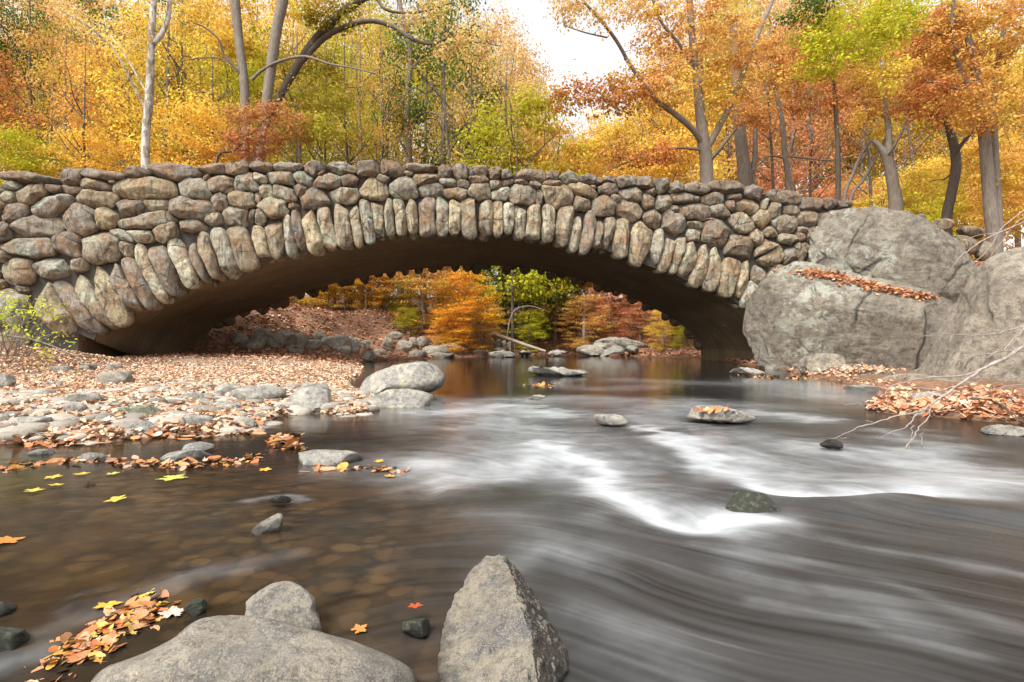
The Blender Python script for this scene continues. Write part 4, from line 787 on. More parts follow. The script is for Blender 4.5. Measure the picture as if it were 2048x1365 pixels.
def scatter_land(n, x0, x1, y0, y1, seed, cond, ygeo=True):
    r = np.random.default_rng(seed); y = np.exp(r.uniform(math.log(y0), math.log(y1), n)) if ygeo else r.uniform(y0, y1, n); x = r.uniform(x0, x1, n)
    sd = sdist(x, y); m = cond(x, y, sd); x, y = x[m], y[m]; return np.stack([x, y, height(x, y)], -1)
P = scatter_land(90000, -15, -0.8, 4.0, 20, 1, lambda x, y, s: (s > -.03) & (np.abs(x / y) < 1.1) & (fbm(np.stack([x * .9, y * .9, x * 0], -1), 3, 5) > -.42))
P[:, 2] += np.random.default_rng(0).uniform(.0, .03, len(P))
tag(litter_mesh('leaf_litter', P, 0.082, pickc(len(P), 2), M_LIT, .45), 'pale fallen leaves covering the gravel bar', 'leaves', kind='stuff')
P = scatter_land(90000, -30, 26, 20, 60, 3, lambda x, y, s: (s > 0.05), False); P[:, 2] += np.random.default_rng(0).uniform(.0, .04, len(P))
tag(litter_mesh('leaf_litter', P, 0.20, pickc(len(P), 4, LITC * np.array([.95, .75, .7])), M_LIT, .4), 'russet fallen leaves on the far banks and slopes', 'leaves', kind='stuff')
P = scatter_land(16000, 1.8, 14, 3.5, 19, 5, lambda x, y, s: (s > -.05) & (s < 1.6) & (x > 2) & ((y < 9.5) | (s < .5))); P[:, 2] += np.random.default_rng(0).uniform(.0, .10, len(P))
tag(litter_mesh('leaf_litter', P, 0.10, pickc(len(P), 6, LITC * np.array([.95, .75, .65])), M_LIT, .6), 'rusty leaf drift along the right shore', 'leaves', kind='stuff')
# leaves caught on the boulder ledge
dg = bpy.context.evaluated_depsgraph_get(); 
def project_leaves(name, pts, spread, n, label, size, seed, pal=LITC, dmin=2.0):
    """drop leaves on whatever rock surface lies at these places (found by tracing down the sight lines)"""
    bpy.context.view_layer.update(); dg = bpy.context.evaluated_depsgraph_get(); r = np.random.default_rng(seed); pp = smooth_poly(np.array(pts, float), 8); out = []; nn = []
    for k in range(n):
        q = pp[r.integers(len(pp))]; px = q[0] + r.normal(0, spread[0]); py = q[1] + r.normal(0, spread[1]) 
        dirv = Vector(Wp(px, py, 1.0) - np.array([0, 0, CZ])).normalized()
        ok, loc, nor, _i, ob, _m = scn.ray_cast(dg, Vector((0, 0, CZ)) + dirv * dmin, dirv)
        if ok and ob.name.split('.')[0] in ('boulder', 'rock', 'ground'): out.append(loc[:]); nn.append(nor[:])
    if not out: return
    out = np.array(out); nn = np.array(nn); out = out + nn * r.uniform(.01, .06, (len(out), 1))
    nn = nn * .5 + np.array([0, 0, .6])
    o = litter_mesh(name, out, size, pickc(len(out), seed, pal), M_LIT, .6, seed, N=nn); tag(o, label, 'leaves', kind='stuff')
project_leaves('leaf_litter', [(1612, 545), (1660, 553), (1720, 566), (1780, 582), (1850, 594)], (13, 3.4), 800, 'band of rust-red leaves lying in the crease between the two big boulders', .14, 11, np.array([(0.42, 0.17, 0.07), (0.50, 0.22, 0.10), (0.30, 0.12, 0.06), (0.50, 0.28, 0.16)]))
project_leaves('leaf_litter', [(1660, 745), (1720, 738), (1770, 742)], (22, 4), 300, 'leaves caught on the tan ledge below the boulders', .12, 12)
project_leaves('leaf_litter', [(1750, 810), (1850, 812), (1950, 815), (2048, 822)], (25, 7), 1300, 'heaped leaves between rocks under the dead branch', .11, 13, LITC * np.array([1, .8, .7]))
project_leaves('leaf_litter', [(1360, 818), (1440, 822)], (12, 2.5), 16, 'wet leaves stuck to the low dark rock in mid rapids', .09, 14, LITC * np.array([1, .7, .5]))

# floating and sunken leaves
def maple(R=1.0, lobes=5, seed=0, n=56):
    r = np.random.default_rng(seed); t = np.linspace(-math.pi, math.pi, n, endpoint=False)
    tri = 1 - np.abs((t * lobes / (2 * math.pi)) % 1 - .5) * 2; tri = 1 - tri; tri = np.abs(((t + math.pi) * lobes / (2 * math.pi)) % 1 - .5) * 2; tri = 1 - tri if seed % 2 else 1 - tri; rad = .42 + .40 * tri ** 1.2 * (.72 + .3 * np.cos(t)) + .09 * np.sign(np.sin(t * 17)) * r.uniform(0, 1, n); rad = np.where(np.abs(np.abs(t) - math.pi) < .25, .18, rad)
    return np.stack([np.cos(t) * rad * R, np.sin(t) * rad * R], -1)
def leaf_geo(c, size, yaw, seed, tilt=0.06, z=0.006, oval=False):
    o = maple(size * .6, seed=seed)
    if oval: tt = np.linspace(0, 2 * np.pi, 24, endpoint=False); o = np.stack([np.cos(tt) * (.55 + .12 * np.abs(np.cos(tt))), np.sin(tt) * .3 * (1 + .1 * np.cos(tt * 9))], -1) * size
    ca, sa = math.cos(yaw), math.sin(yaw); x = o[:, 0] * ca - o[:, 1] * sa; y = o[:, 0] * sa + o[:, 1] * ca
    r = np.random.default_rng(seed); zz = x * r.normal(0, tilt) + y * r.normal(0, tilt) + .04 * np.hypot(x, y) * r.uniform(0, 3)
    V = np.stack([c[0] + x, c[1] + y, c[2] + z + zz], -1); V = np.vstack([V, [[c[0], c[1], c[2] + z]]]); n = len(o); i = np.arange(n); return V, np.stack([i, (i + 1) % n, np.full(n, n)], -1)
YEL = (0.52, 0.38, 0.05); YG = (0.44, 0.47, 0.09); ORG = (0.52, 0.19, 0.04); RED = (0.38, 0.06, 0.02); TAN = (0.50, 0.33, 0.22); GOLD = (0.66, 0.36, 0.04)
FLT = [(342, 958, .22, YG, 'large yellow-green maple leaf floating below the flat grey stone'), (105, 957, .13, YEL, 'yellow leaf drifting left of the other yellow ones'), (165, 951, .12, YEL, 'bright yellow leaf right of the drifting one near the left stones'),
       (180, 968, .10, TAN, 'tan leaf under the bright yellow leaf'), (65, 985, .12, YEL, 'dull yellow leaf near the left edge'), (112, 973, .10, YEL, 'small yellow leaf between two others at left'), (235, 1001, .13, YEL, 'yellow leaf with orange neighbour, lowest of the left group'),
       (225, 950, .10, YG, 'green-tinged leaf right of the bright yellow one'), (10, 1086, .14, ORG, 'orange leaf tip at the left edge of the dark shallows'), (640, 930, .12, ORG, 'orange maple leaf against the rounded grey stone'),
       (780, 955, .10, GOLD, 'golden leaf at the right end of the mid raft'), (757, 925, .10, GOLD, 'upright golden leaf on the mid raft'), (530, 942, .11, GOLD, 'yellow leaf floating left of the rounded grey stone'), (1690, 886, .12, TAN, 'single pale leaf on the wet stone in the right-hand rapids'),
       (830, 1243, .055, RED, 'red leaf on the small wet dark stone'), (1210, 828, .11, RED, 'red leaf on the small pale-topped rock'), (345, 1232, .09, (0.46, 0.38, 0.33), 'pale pinkish leaf at the top right of the orange raft'), (290, 1192, .09, YEL, 'yellow leaf crowning the orange raft'),
       (215, 1215, .09, GOLD, 'golden leaf on the left shoulder of the orange raft'), (717, 1265, .06, ORG, 'sunken orange leaf right of the broad rock'), (1075, 772, .22, ORG, 'orange leaves caught above the first chute'), (330, 935, .10, ORG, 'orange leaf below the flat grey stone'), (305, 928, .12, RED, 'dark red leaf beside the flat grey stone')]
for k, (a, b, s, c, lab) in enumerate(FLT):
    p = hit(a, b, wl); extra = .03 if ' on the ' in lab and 'raft' not in lab else 0.0
    s = s * .8; V, Ft = leaf_geo(p, s, k * 1.7, k, z=.008 + extra); o = mesh_arr('floating_leaf', V, Ft, M_WLEAF, fattr={'col': np.tile(np.array(c), (len(Ft), 1))}, origin=p, smooth=False)
    tag(o, lab, 'leaf')
def raft(pts, spread, n, pal, size, label, seed, zs=.006):
    r = np.random.default_rng(seed); pp = smooth_poly(np.array(pts, float), 6); G = Geo(); C = []
    for k in range(int(n * 1.2)):
        q = pp[r.integers(len(pp))]; p = hit(q[0] + r.normal(0, spread[0]), q[1] + r.normal(0, spread[1]), wl)
        V, Ft = leaf_geo(p, size * r.uniform(.45, 1.1), r.uniform(0, 6.3), seed * 50 + k, tilt=.35, z=-.009 + zs * r.random(), oval=r.random() < .55); G.add(V, Ft); C.append(np.tile(np.array(pal[r.integers(len(pal))]) * r.uniform(.75, 1.15), (len(Ft), 1)))
    V, Fs = G.arr(); o = mesh_arr('leaf_raft', V, Fs, M_WLEAF, fattr={'col': np.concatenate(C)}, smooth=False); tag(o, label, 'leaves', kind='stuff')
OR = [(.50, .18, .04), (0.42, 0.13, 0.04), TAN, (.55, .30, .06), (0.50, 0.26, 0.14), (0.52, 0.22, 0.07), (.28, .12, .05)]
raft([(130, 1310), (200, 1275), (260, 1240), (310, 1215)], (26, 15), 330, [(.52, .19, .04), (0.50, 0.21, 0.08), (.55, .28, .05), (.55, .33, .07), (0.46, 0.25, 0.14), (.45, .15, .05), (.36, .17, .08)], .036, 'orange and yellow leaf raft washed against the broad foreground rock', 1, .015)
raft([(110, 1345), (90, 1350), (160, 1310)], (26, 16), 90, [(.45,.16,.05), (0.55, 0.25, 0.12)], .036, 'trailing orange leaves below the raft', 9, .004)
raft([(10, 940), (80, 927), (160, 922), (230, 924)], (10, 3), 90, OR, .062, 'thin orange leaf raft around the left shallow stones', 2, .02)
raft([(230, 925), (300, 932), (390, 932), (450, 925), (520, 915)], (9, 4), 110, OR, .062, 'orange leaf raft around the flat grey stone', 3, .03)
raft([(620, 938), (690, 938), (750, 938), (800, 946)], (9, 3.5), 60, OR, .062, 'leaf raft trailing right of the rounded grey stone', 4, .02)
raft([(540, 890), (575, 885), (590, 898)], (9, 6), 60, OR + [(.4, .38, .36)], .10, 'little heap of leaves and pebbles off the shore corner', 5, .06)
raft([(1055, 773), (1100, 770)], (12, 1.5), 30, OR, .12, 'leaf clot on the lip above the first chute', 6, .03)
raft([(60, 890), (160, 886), (260, 876), (380, 872), (500, 866)], (16, 3.5), 200, OR + [TAN, TAN, (.6, .45, .35)], .095, 'wet leaves packed along the left shoreline', 7, .03)
raft([(1480, 753), (1550, 755), (1600, 757)], (18, 2), 60, OR, .14, 'leaves floating along the foot of the huge boulder', 8, .02)
raft([(230, 850), (260, 856)], (14, 7), 90, [TAN, (.35, .18, .10), (.45, .25, .13)], .10, 'brown heap of leaves piled on the left shore', 12, .10)

# pebbles
def pebbles(n, seed, cond, label, smin, smax, x0, x1, y0, y1):
    P = scatter_land(n, x0, x1, y0, y1, seed, cond); r = np.random.default_rng(seed); N, Fc = ICO[2]; G = Geo(); C = []
    for p in P:
        s = r.uniform(smin, smax) * (1 + .05 * p[1]); q = np.sign(N) * np.abs(N) ** .62 * np.array([s, s * r.uniform(.55, 1), s * r.uniform(.22, .42)]); q = q + (N @ np.array([r.normal(), r.normal(), 0]) > .5)[:, None] * np.array([0, 0, -.18]) * s; q = q * (1 + .25 * (vnoise(N * 1.7 + p[0] * 9, seed)[:, None] - .5)); a = r.uniform(0, 6.3)
        q = np.stack([q[:, 0] * math.cos(a) - q[:, 1] * math.sin(a), q[:, 0] * math.sin(a) + q[:, 1] * math.cos(a), q[:, 2]], -1); G.add(q + p, Fc)
        C.append(np.tile(np.array([.34, .31, .26]) * r.uniform(.5, 1.15), (len(Fc), 1)))
    V, Fs = G.arr(); tag(mesh_arr('pebbles', V, Fs, M_LIT, fattr={'col': np.concatenate(C)}), label, 'pebbles', kind='stuff')
pebbles(1500, 21, lambda x, y, s: (s > -.25) & (np.abs(x / y) < 1.05) & (fbm(np.stack([x, y, x * 0], -1), 3, 8) > -.1), 'small pale pebbles through the gravel bar', .03, .075, -9, -1.2, 4, 12)
pebbles(520, 25, lambda x, y, s: (s > -.1) & (s < 3.5) & (np.abs(x / y) < 1.05), 'flat pale cobbles scattered through the leaves near the left shore', .06, .13, -7, -1.2, 4, 9)

# ------------------------------------------------------------------ trees
def leaf_quads(C, size, seed, flat=0.5, droop=0.0):
    r = np.random.default_rng(seed); n = len(C); up = r.normal(size=(n, 3)) * (1 - flat) + np.array([0, 0, flat * 1.5]); up /= np.linalg.norm(up, axis=1)[:, None]
    d = r.normal(size=(n, 3)); d -= up * (d * up).sum(1)[:, None]; d /= np.linalg.norm(d, axis=1)[:, None]; d[:, 2] -= droop; w = np.cross(up, d); s = (size * r.uniform(.65, 1.3, n))[:, None]
    V = np.stack([C - d * s * .5, C - w * s * .36, C + d * s * .5, C + w * s * .36], 1).reshape(-1, 3); return V, np.arange(4 * n).reshape(-1, 4)
def grow(limbs, clumps, rng_, twig_r=.035, nside=6):
    """limbs: [(pts, radii)]; each clump is joined to the nearest wood by a curved twig. Returns Geo"""
    G = Geo(); nodes = []; rads = []
    for P_, R_ in limbs:
        Pn = smooth_poly(P_, 5); Rn = np.interp(np.linspace(0, 1, len(Pn)), np.linspace(0, 1, len(R_)), R_); G.add(*tube(Pn, Rn, 9 if max(R_) > .12 else nside)); nodes.append(Pn[1:]); rads.append(Rn[1:])
    nodes = np.concatenate(nodes); rads = np.concatenate(rads)
    if len(clumps):
        d0 = np.min(np.linalg.norm(clumps[:, None] - nodes[None], axis=2), 1)
        for k in np.argsort(d0):
            c = clumps[k]; dv = nodes - c; dist = np.linalg.norm(dv, axis=1) + 1.2 * np.clip(dv[:, 2], 0, None); j = int(np.argmin(dist)); a = nodes[j]; L = np.linalg.norm(c - a)
            if L < .05: continue
            mid1 = a + (c - a) * .35 + np.array([0, 0, -.06 * L]) + rng_.normal(0, .07 * L, 3); mid2 = a + (c - a) * .7 + rng_.normal(0, .06 * L, 3); r0 = min(rads[j] * .7, twig_r * (.5 + .4 * L)); Pn = np.array([a, mid1, mid2, c]); Rn = np.linspace(r0, r0 * .3, 4)
            G.add(*tube(Pn, Rn, 4)); nodes = np.vstack([nodes, Pn[1:]]); rads = np.concatenate([rads, Rn[1:]])
    return G
def crown_points(clumps, per, rad, rng_, flat=.45):
    n = len(clumps) * per; idx = np.repeat(np.arange(len(clumps)), per); off = rng_.normal(size=(n, 3)) * rad * .5; off[:, 2] *= flat
    return clumps[idx] + off, idx
def ellip(n, c, r_, rng_, shell=.5):
    v = rng_.normal(size=(n, 3)); v /= np.linalg.norm(v, axis=1)[:, None]; q = (shell ** 3 + (1 - shell ** 3) * rng_.random(n)) ** (1 / 3); return np.asarray(c) + v * q[:, None] * np.asarray(r_)
def crown_mesh(name, clumps, per, rad, size, seed, parent, color, flat=.45, lflat=.4, mat=None, hue=.5, huevar=.35, origin=None):
    rg = np.random.default_rng(seed); C, idx = crown_points(clumps, per, rad, rg, flat); V, Fq = leaf_quads(C, size, seed, lflat)
    cv = rg.uniform(.1, .9, len(clumps)); ch = np.clip(hue + rg.normal(0, huevar * .6, len(clumps)), -.5, 1.5)
    o = mesh_arr(name, V, Fq, mat or M_LEAF, parent=parent, origin=origin, smooth=False, fattr={'var': np.clip(cv[idx] * .6 + rg.uniform(0, .45, len(C)), 0, 1.1), 'hue': np.clip(ch[idx] + rg.normal(0, huevar * .5, len(C)), -1, 2)})
    o.color = (*color, 1); return o
GOLDEN = (0.69, 0.43, 0.08); YELLOW = (0.72, 0.51, 0.09); ORANGE = (0.61, 0.335, 0.09); RUST = (0.48, 0.20, 0.065); PALEOR = (0.67, 0.44, 0.17); PINKOR = (0.60, 0.27, 0.13); GREEN = (0.10, 0.145, 0.03); OLIVE = (0.36, 0.29, 0.04); YGREEN = (0.46, 0.42, 0.035); DKGREEN = (0.045, 0.085, 0.022); BROWN = (0.30, 0.14, 0.06)

def key_tree(name, label, d, limbs, zones, bark=M_BARK, base_z=None, seed=0, clump_px=26, group=None, twig_r=.03, leaf=.17):
    """limbs: [(px polyline, [width px ...], depth shift)]; zones: [(cx, cy, rx, ry, n_clumps, per, colour, leaf size, depth shift)]"""
    rg = np.random.default_rng(seed); L = []
    for k, (pts, ws, *sh_) in enumerate(limbs):
        dd = d; s1 = sh_[0] if sh_ else 0.0; n = len(pts); P_ = [Wp(a, b, d + s1 * i / (n - 1)) for i, (a, b) in enumerate(pts)]
        if k == 0 or (sh_ and len(sh_) > 1):
            g = float(height(np.array([P_[0][0]]), np.array([P_[0][1]]))[0]); 
            if base_z is not None: g = base_z
            P_ = [np.array([P_[0][0] + rg.normal(0, .08), P_[0][1], g - .2])] + P_ ; ws = [ws[0] * 1.12] + list(ws)
        L.append((np.array(P_), np.array(ws) / 2 / F * d))
    org = L[0][0][0].copy(); e = tag(empty(name, org), label, 'tree', group); allc = []; zz = []
    for (cx, cy, rx, ry, n, per, col, ls, ds) in zones:
        D = d + ds; c = Wp(cx, cy, D); cl = ellip(n, c, (rx / F * D, min(rx, ry * 1.5) / F * D * .8, ry / F * D), rg, .25); allc.append(cl); zz.append((cl, per, col, ls))
    G = grow(L, np.concatenate(allc) if allc else np.zeros((0, 3)), rg, twig_r); V, Fs = G.arr(); mesh_arr('trunk', V, Fs, bark, parent=e, origin=org)
    if zz:
        # all zones in one crown, each leaf with its own shade
        for zi, (cl, per, col, ls) in enumerate(zz):
            crown_mesh('crown' if zi == 0 else 'bough_foliage', cl, per, clump_px / F * d, ls, seed * 20 + zi, e, col, origin=org)
    return e
key_tree('sycamore_tree', 'pale white-barked tree with few leaves standing left behind the parapet', 29, [([(291, 330), (292, 260), (298, 205), (301, 130), (304, 60), (308, 0), (312, -60)], [16, 15, 16, 14, 13, 11, 9]), ([(306, 88), (326, 62), (338, 25), (338, -30)], [11, 10, 9, 8], 1.0), ([(290, 215), (262, 160), (225, 95), (180, 55), (120, 20)], [5, 4, 3, 2.5, 1.5], -2.0), ([(296, 190), (250, 110), (215, 60), (205, 0)], [4, 3, 2, 1.5], 1.0)],
         [(230, 40, 70, 50, 16, 30, PALEOR, .17, -1), (340, -30, 60, 40, 12, 40, GOLDEN, .17, 0)], M_BARKW, seed=1)
key_tree('oak_tree', 'straight grey trunk, left of the crossing pair of trunks', 31, [([(491, 320), (491, 230), (488, 160), (478, 80), (470, 0), (462, -90)], [16, 17, 18, 17, 19, 17]), ([(490, 158), (470, 135), (447, 108), (438, 80), (410, 55), (385, 45)], [8, 7, 5, 4, 3, 2], -1.5), ([(482, 148), (450, 120), (410, 115), (360, 122)], [4, 3.5, 3, 2], 1.5)],
         [(430, 60, 80, 55, 30, 60, GOLDEN, .19, 1.5), (500, -20, 90, 50, 30, 60, YELLOW, .19, 2), (500, 130, 50, 90, 26, 55, YGREEN, .17, 2.5)], seed=2)
key_tree('oak_tree', 'slightly leaning grey trunk, right of the crossing pair, with one long thin bough', 30.5, [([(521, 320), (530, 235), (543, 130), (555, 50), (566, 0), (580, -90)], [17, 19, 20, 20, 21, 18]), ([(503, 160), (525, 140), (560, 122), (610, 113), (660, 128), (705, 136), (755, 148)], [7, 6, 6, 5, 4, 3, 2], -1.0)],
         [(590, -20, 80, 50, 24, 60, YELLOW, .19, 1.5), (640, 210, 55, 45, 26, 55, OLIVE, .17, 2.5)], seed=3)
key_tree('oak_tree', 'dark leaning oak behind the crossing pair, its limbs arching right over the parapet', 34, [([(508, 330), (545, 225), (590, 140), (632, 78), (690, 22), (745, -20), (800, -80)], [13, 14, 16, 16, 17, 16, 12]), ([(600, 128), (650, 75), (700, 50), (745, 42), (790, 55), (820, 76), (862, 88), (905, 72)], [10, 11, 10, 9, 8, 7, 5, 3], -2.0), ([(715, 4), (750, -4), (770, 18), (810, 26), (860, 20), (905, 5)], [7, 7, 6, 5, 4, 3], -1), ([(600, 118), (612, 95), (660, 75)], [6, 5, 3], 1), ([(862, 88), (900, 100), (930, 85), (975, 88), (1000, 92)], [4, 3.5, 3, 2, 1.5], -2.0)],
         [(660, 20, 50, 55, 34, 55, OLIVE, .18, -.5), (900, 60, 90, 60, 34, 40, PALEOR, .18, -2), (640, 150, 40, 50, 14, 50, OLIVE, .18, 1)], M_BARKD, seed=4)
key_tree('poplar_tree', 'slim straight tree with crooked bare low boughs left of the sky gap', 47, [([(818, 322), (815, 250), (816, 190), (821, 110), (812, 60), (800, 5), (795, -70)], [13, 13, 12, 11, 10, 8, 7]), ([(821, 140), (840, 118), (862, 90), (872, 40), (868, -20)], [6, 5, 4, 3, 2], -1), ([(822, 250), (835, 232), (855, 224), (878, 232), (890, 250), (900, 232), (912, 225)], [5, 5, 4.5, 4, 3, 2, 1.5], -1), ([(820, 262), (840, 240), (870, 238), (884, 258)], [4, 3.5, 3, 2], 1), ([(818, 60), (790, 30), (760, 10)], [4, 3, 2], 1)],
         [(840, 10, 60, 40, 16, 30, PALEOR, .17, 0), (800, 240, 50, 60, 12, 30, OLIVE, .16, 2)], seed=5)
key_tree('oak_tree', 'forked orange-leaved oak rising behind the middle right of the parapet', 29, [([(1414, 360), (1408, 290), (1402, 240), (1396, 180), (1388, 110), (1382, 40), (1376, -70)], [26, 25, 20, 17, 15, 13, 10]), ([(1408, 290), (1385, 258), (1350, 228), (1310, 198), (1275, 150), (1250, 115)], [14, 12, 11, 9, 8, 7], -2), ([(1412, 300), (1440, 250), (1470, 190), (1492, 130), (1520, 60), (1545, 0), (1560, -60)], [14, 13, 12, 10, 8, 7, 5], 1.5),
         ([(1416, 325), (1440, 298), (1475, 255), (1520, 225)], [8, 7, 5, 3], -1.5), ([(1402, 300), (1365, 296), (1320, 300), (1260, 322), (1205, 345)], [6, 5, 4, 3, 2], -2.5), ([(1262, 135), (1235, 85), (1205, 45), (1165, 0), (1130, -50)], [7, 7, 6, 5, 4], -2.5), ([(1214, 75), (1170, 65), (1130, 52)], [4, 3, 1.5], -2.5), ([(1392, 150), (1360, 90), (1320, 40), (1300, -20)], [7, 6, 5, 4], -1)],
         [(1390, 60, 130, 80, 95, 48, ORANGE, .16, -.5), (1200, 190, 110, 35, 50, 42, RUST, .16, -2), (1300, 170, 110, 50, 55, 45, ORANGE, .16, -1.5), (1180, 20, 110, 40, 40, 38, PALEOR, .15, -2.5), (1500, 160, 70, 90, 60, 48, ORANGE, .16, .8), (1290, 305, 90, 25, 36, 40, RUST, .15, -2.5), (1290, -20, 90, 40, 30, 42, PALEOR, .16, -1), (1420, 200, 70, 50, 32, 42, GOLDEN, .16, .2), (1500, 240, 50, 25, 20, 40, RUST, .15, -1.5)], seed=6, twig_r=.025)
key_tree('tree', 'thick straight grey trunk just right of the forked orange oak', 33, [([(1490, 365), (1484, 300), (1478, 240), (1472, 150), (1466, 40)], [27, 24, 22, 18, 14]), ([(1505, 368), (1510, 310), (1512, 250), (1530, 190), (1540, 120)], [10, 10, 9, 7, 5], 0, 1)], [(1480, 60, 80, 80, 30, 50, PALEOR, .2, 3)], seed=7)
key_tree('tree', 'lone thin pale trunk with a sideways bough, right of the thick grey trunk', 33, [([(1577, 378), (1570, 310), (1565, 250), (1556, 200), (1545, 150), (1540, 60)], [12, 11, 10, 9, 7, 5]), ([(1572, 318), (1540, 312), (1512, 335), (1500, 345)], [4, 4, 3, 2], -1), ([(1572, 312), (1610, 316), (1660, 320), (1720, 308)], [4, 4, 3, 2], 1)], [(1580, 150, 60, 40, 26, 40, ORANGE, .17, 0), (1620, 330, 60, 40, 20, 40, PINKOR, .17, 3)], seed=8)
key_tree('tree', 'dark slender trunk rising through the rust leaves at right', 30, [([(1676, 395), (1676, 330), (1675, 280), (1670, 200), (1665, 120), (1660, 20)], [10, 10, 9, 8, 6, 4])], [(1640, 170, 70, 60, 50, 48, RUST, .16, 0), (1590, 110, 60, 60, 30, 44, RUST, .16, 0)], M_BARKD, seed=9)
key_tree('tree', 'pair of thin slanting stems right of the slender dark trunk', 29, [([(1688, 402), (1705, 350), (1722, 310), (1742, 280)], [8, 7, 6, 4]), ([(1700, 405), (1730, 355), (1760, 300), (1780, 260)], [6, 6, 5, 4], 0, 1)], [(1750, 240, 40, 40, 18, 40, GOLDEN, .16, 0)], seed=10)
key_tree('tree', 'stout grey trunk with a broken top, standing behind the upper boulder', 27, [([(1792, 420), (1786, 370), (1776, 320), (1760, 295), (1745, 280)], [26, 22, 20, 12, 8]), ([(1776, 315), (1778, 270), (1770, 200), (1765, 120)], [14, 12, 9, 6], .5), ([(1768, 318), (1790, 290), (1815, 240)], [6, 5, 3], -1)], [(1780, 180, 80, 50, 50, 46, RUST, .15, 0)], seed=11)
key_tree('tree', 'leaning reddish-brown trunk between the stout trunk and the right twin trunks', 26, [([(1893, 440), (1902, 390), (1912, 330), (1905, 280), (1890, 240), (1880, 180)], [19, 18, 18, 16, 12, 8]), ([(1905, 315), (1930, 280), (1960, 250)], [9, 7, 4], -1)], [(1900, 200, 80, 50, 60, 48, RUST, .15, 0), (1880, 120, 80, 50, 50, 48, ORANGE, .15, 0), (1850, 370, 60, 45, 30, 50, YELLOW, .16, 3)], M_BARKD, seed=12)
key_tree('tree', 'tall twin trunks at the right edge above the smooth sloping boulder', 23, [([(1990, 500), (1982, 430), (1975, 350), (1968, 270), (1960, 200), (1945, 110), (1925, 40), (1900, -30)], [26, 24, 22, 20, 17, 14, 11, 9]), ([(1996, 485), (1995, 400), (1990, 320), (1988, 200), (2000, 100), (2020, 0), (2030, -60)], [16, 15, 14, 12, 10, 9, 7], .6, 1), ([(1962, 210), (1935, 170), (1915, 120), (1905, 50), (1908, -10)], [11, 10, 9, 7, 5], -1), ([(1958, 195), (1925, 180), (1880, 170), (1850, 160)], [7, 6, 4, 3], -1), ([(1905, 80), (1870, 65), (1820, 60)], [5, 4, 2], -1)],
         [(1960, 60, 110, 80, 110, 55, ORANGE, .12, -.5), (1990, 200, 80, 70, 70, 52, ORANGE, .12, -1), (1880, 80, 80, 60, 60, 50, RUST, .12, .5), (2010, 370, 60, 90, 50, 50, GOLDEN, .13, 1.0), (1700, 60, 110, 60, 95, 44, YGREEN, .115, -2.5), (1640, 120, 60, 40, 30, 40, YGREEN, .115, -2.5), (1620, 20, 50, 30, 24, 44, GREEN, .11, -2.5), (1760, 150, 60, 40, 30, 44, YELLOW, .115, -2), (1860, 200, 70, 60, 50, 46, RUST, .12, -1), (1790, 30, 60, 40, 30, 44, YGREEN, .115, -2.5)], seed=14, twig_r=.02)
key_tree('maple_tree', 'thin sapling with red-brown leaves hiding the foot of the crossing trunks', 28.0, [([(430, 335), (470, 300), (520, 250), (560, 215)], [6, 5, 4, 2])], [(530, 245, 95, 42, 50, 50, (0.46, 0.20, 0.08), .15, 0), (490, 290, 70, 25, 26, 46, (0.46, 0.20, 0.08), .15, 0), (640, 260, 60, 30, 26, 50, OLIVE, .15, .5)], M_BARKD, seed=15)

# template forest trees: copied with their own colour and size
def template(name, H, cw, ch, n, per, leafs, trunk_r, seed, base=.35, lean=0.3, bare=False, bark=M_BARK, flat=.45, rad=.7, fork=3):
    rg = np.random.default_rng(seed); e = empty(name, (0, 0, 0)); top = np.array([rg.normal(0, lean), rg.normal(0, lean), H * .93])
    tr = np.array([[0, 0, -.6], [0, 0, .3], [rg.normal(0, .12), rg.normal(0, .12), H * .3], [rg.normal(0, .3), rg.normal(0, .3), H * .6], top]); L = [(tr, np.array([1.35, 1.0, .85, .55, .15]) * trunk_r)]
    for k in range(fork + 4):
        z0 = H * rg.uniform(base, .75); a = rg.uniform(0, 6.28); b = tr[2] * 0 + np.array([0, 0, z0]); l = cw * rg.uniform(.45, .9)
        P_ = np.array([b, b + np.array([math.cos(a) * l * .4, math.sin(a) * l * .4, l * .35]), b + np.array([math.cos(a + .2) * l * .8, math.sin(a + .2) * l * .8, l * .75]), b + np.array([math.cos(a) * l, math.sin(a) * l, l * 1.2])]); L.append((P_, np.array([.42, .3, .2, .08]) * trunk_r))
    cz = H * (base + 1) / 2; cl = ellip(n, (0, 0, cz), (cw, cw, H * (1 - base) / 2), rg, .3); keepm = vnoise(cl * .5 + seed, seed) > .47; cl = cl[keepm]
    G = grow(L, cl, rg, .05); V, Fs = G.arr(); mesh_arr('trunk', V, Fs, bark, parent=e); crown_mesh('crown', cl, per, rad * 2, leafs, seed, e, GOLDEN, flat=flat); return e
TPL = [template('maple_tree', 17, 4.0, 0, 460, 62, .165, .22, 1, base=.2, rad=.62), template('birch_tree', 22, 3.4, 0, 460, 58, .165, .20, 2, base=.34, rad=.62), template('beech_tree', 12, 4.2, 0, 400, 90, .17, .13, 3, base=.08, flat=.22, rad=.6),
       template('oak_tree', 20, 4.8, 0, 560, 60, .17, .26, 4, base=.32, rad=.62), template('ash_tree', 21, 3.6, 0, 300, 34, .15, .17, 5, base=.3, rad=.6), template('bare_tree', 19, 3.4, 0, 130, 7, .15, .15, 6, base=.3, rad=.7, bark=M_BARKD, fork=6)]
used = [False] * 6
TGT = [(-400, -80), (940, -50), (990, 40), (1050, 110), (1100, 190), (1230, 190), (1290, 150), (1340, 40), (1390, -50), (2500, -80)]; TH_ = [17, 22, 12, 20, 21, 19]
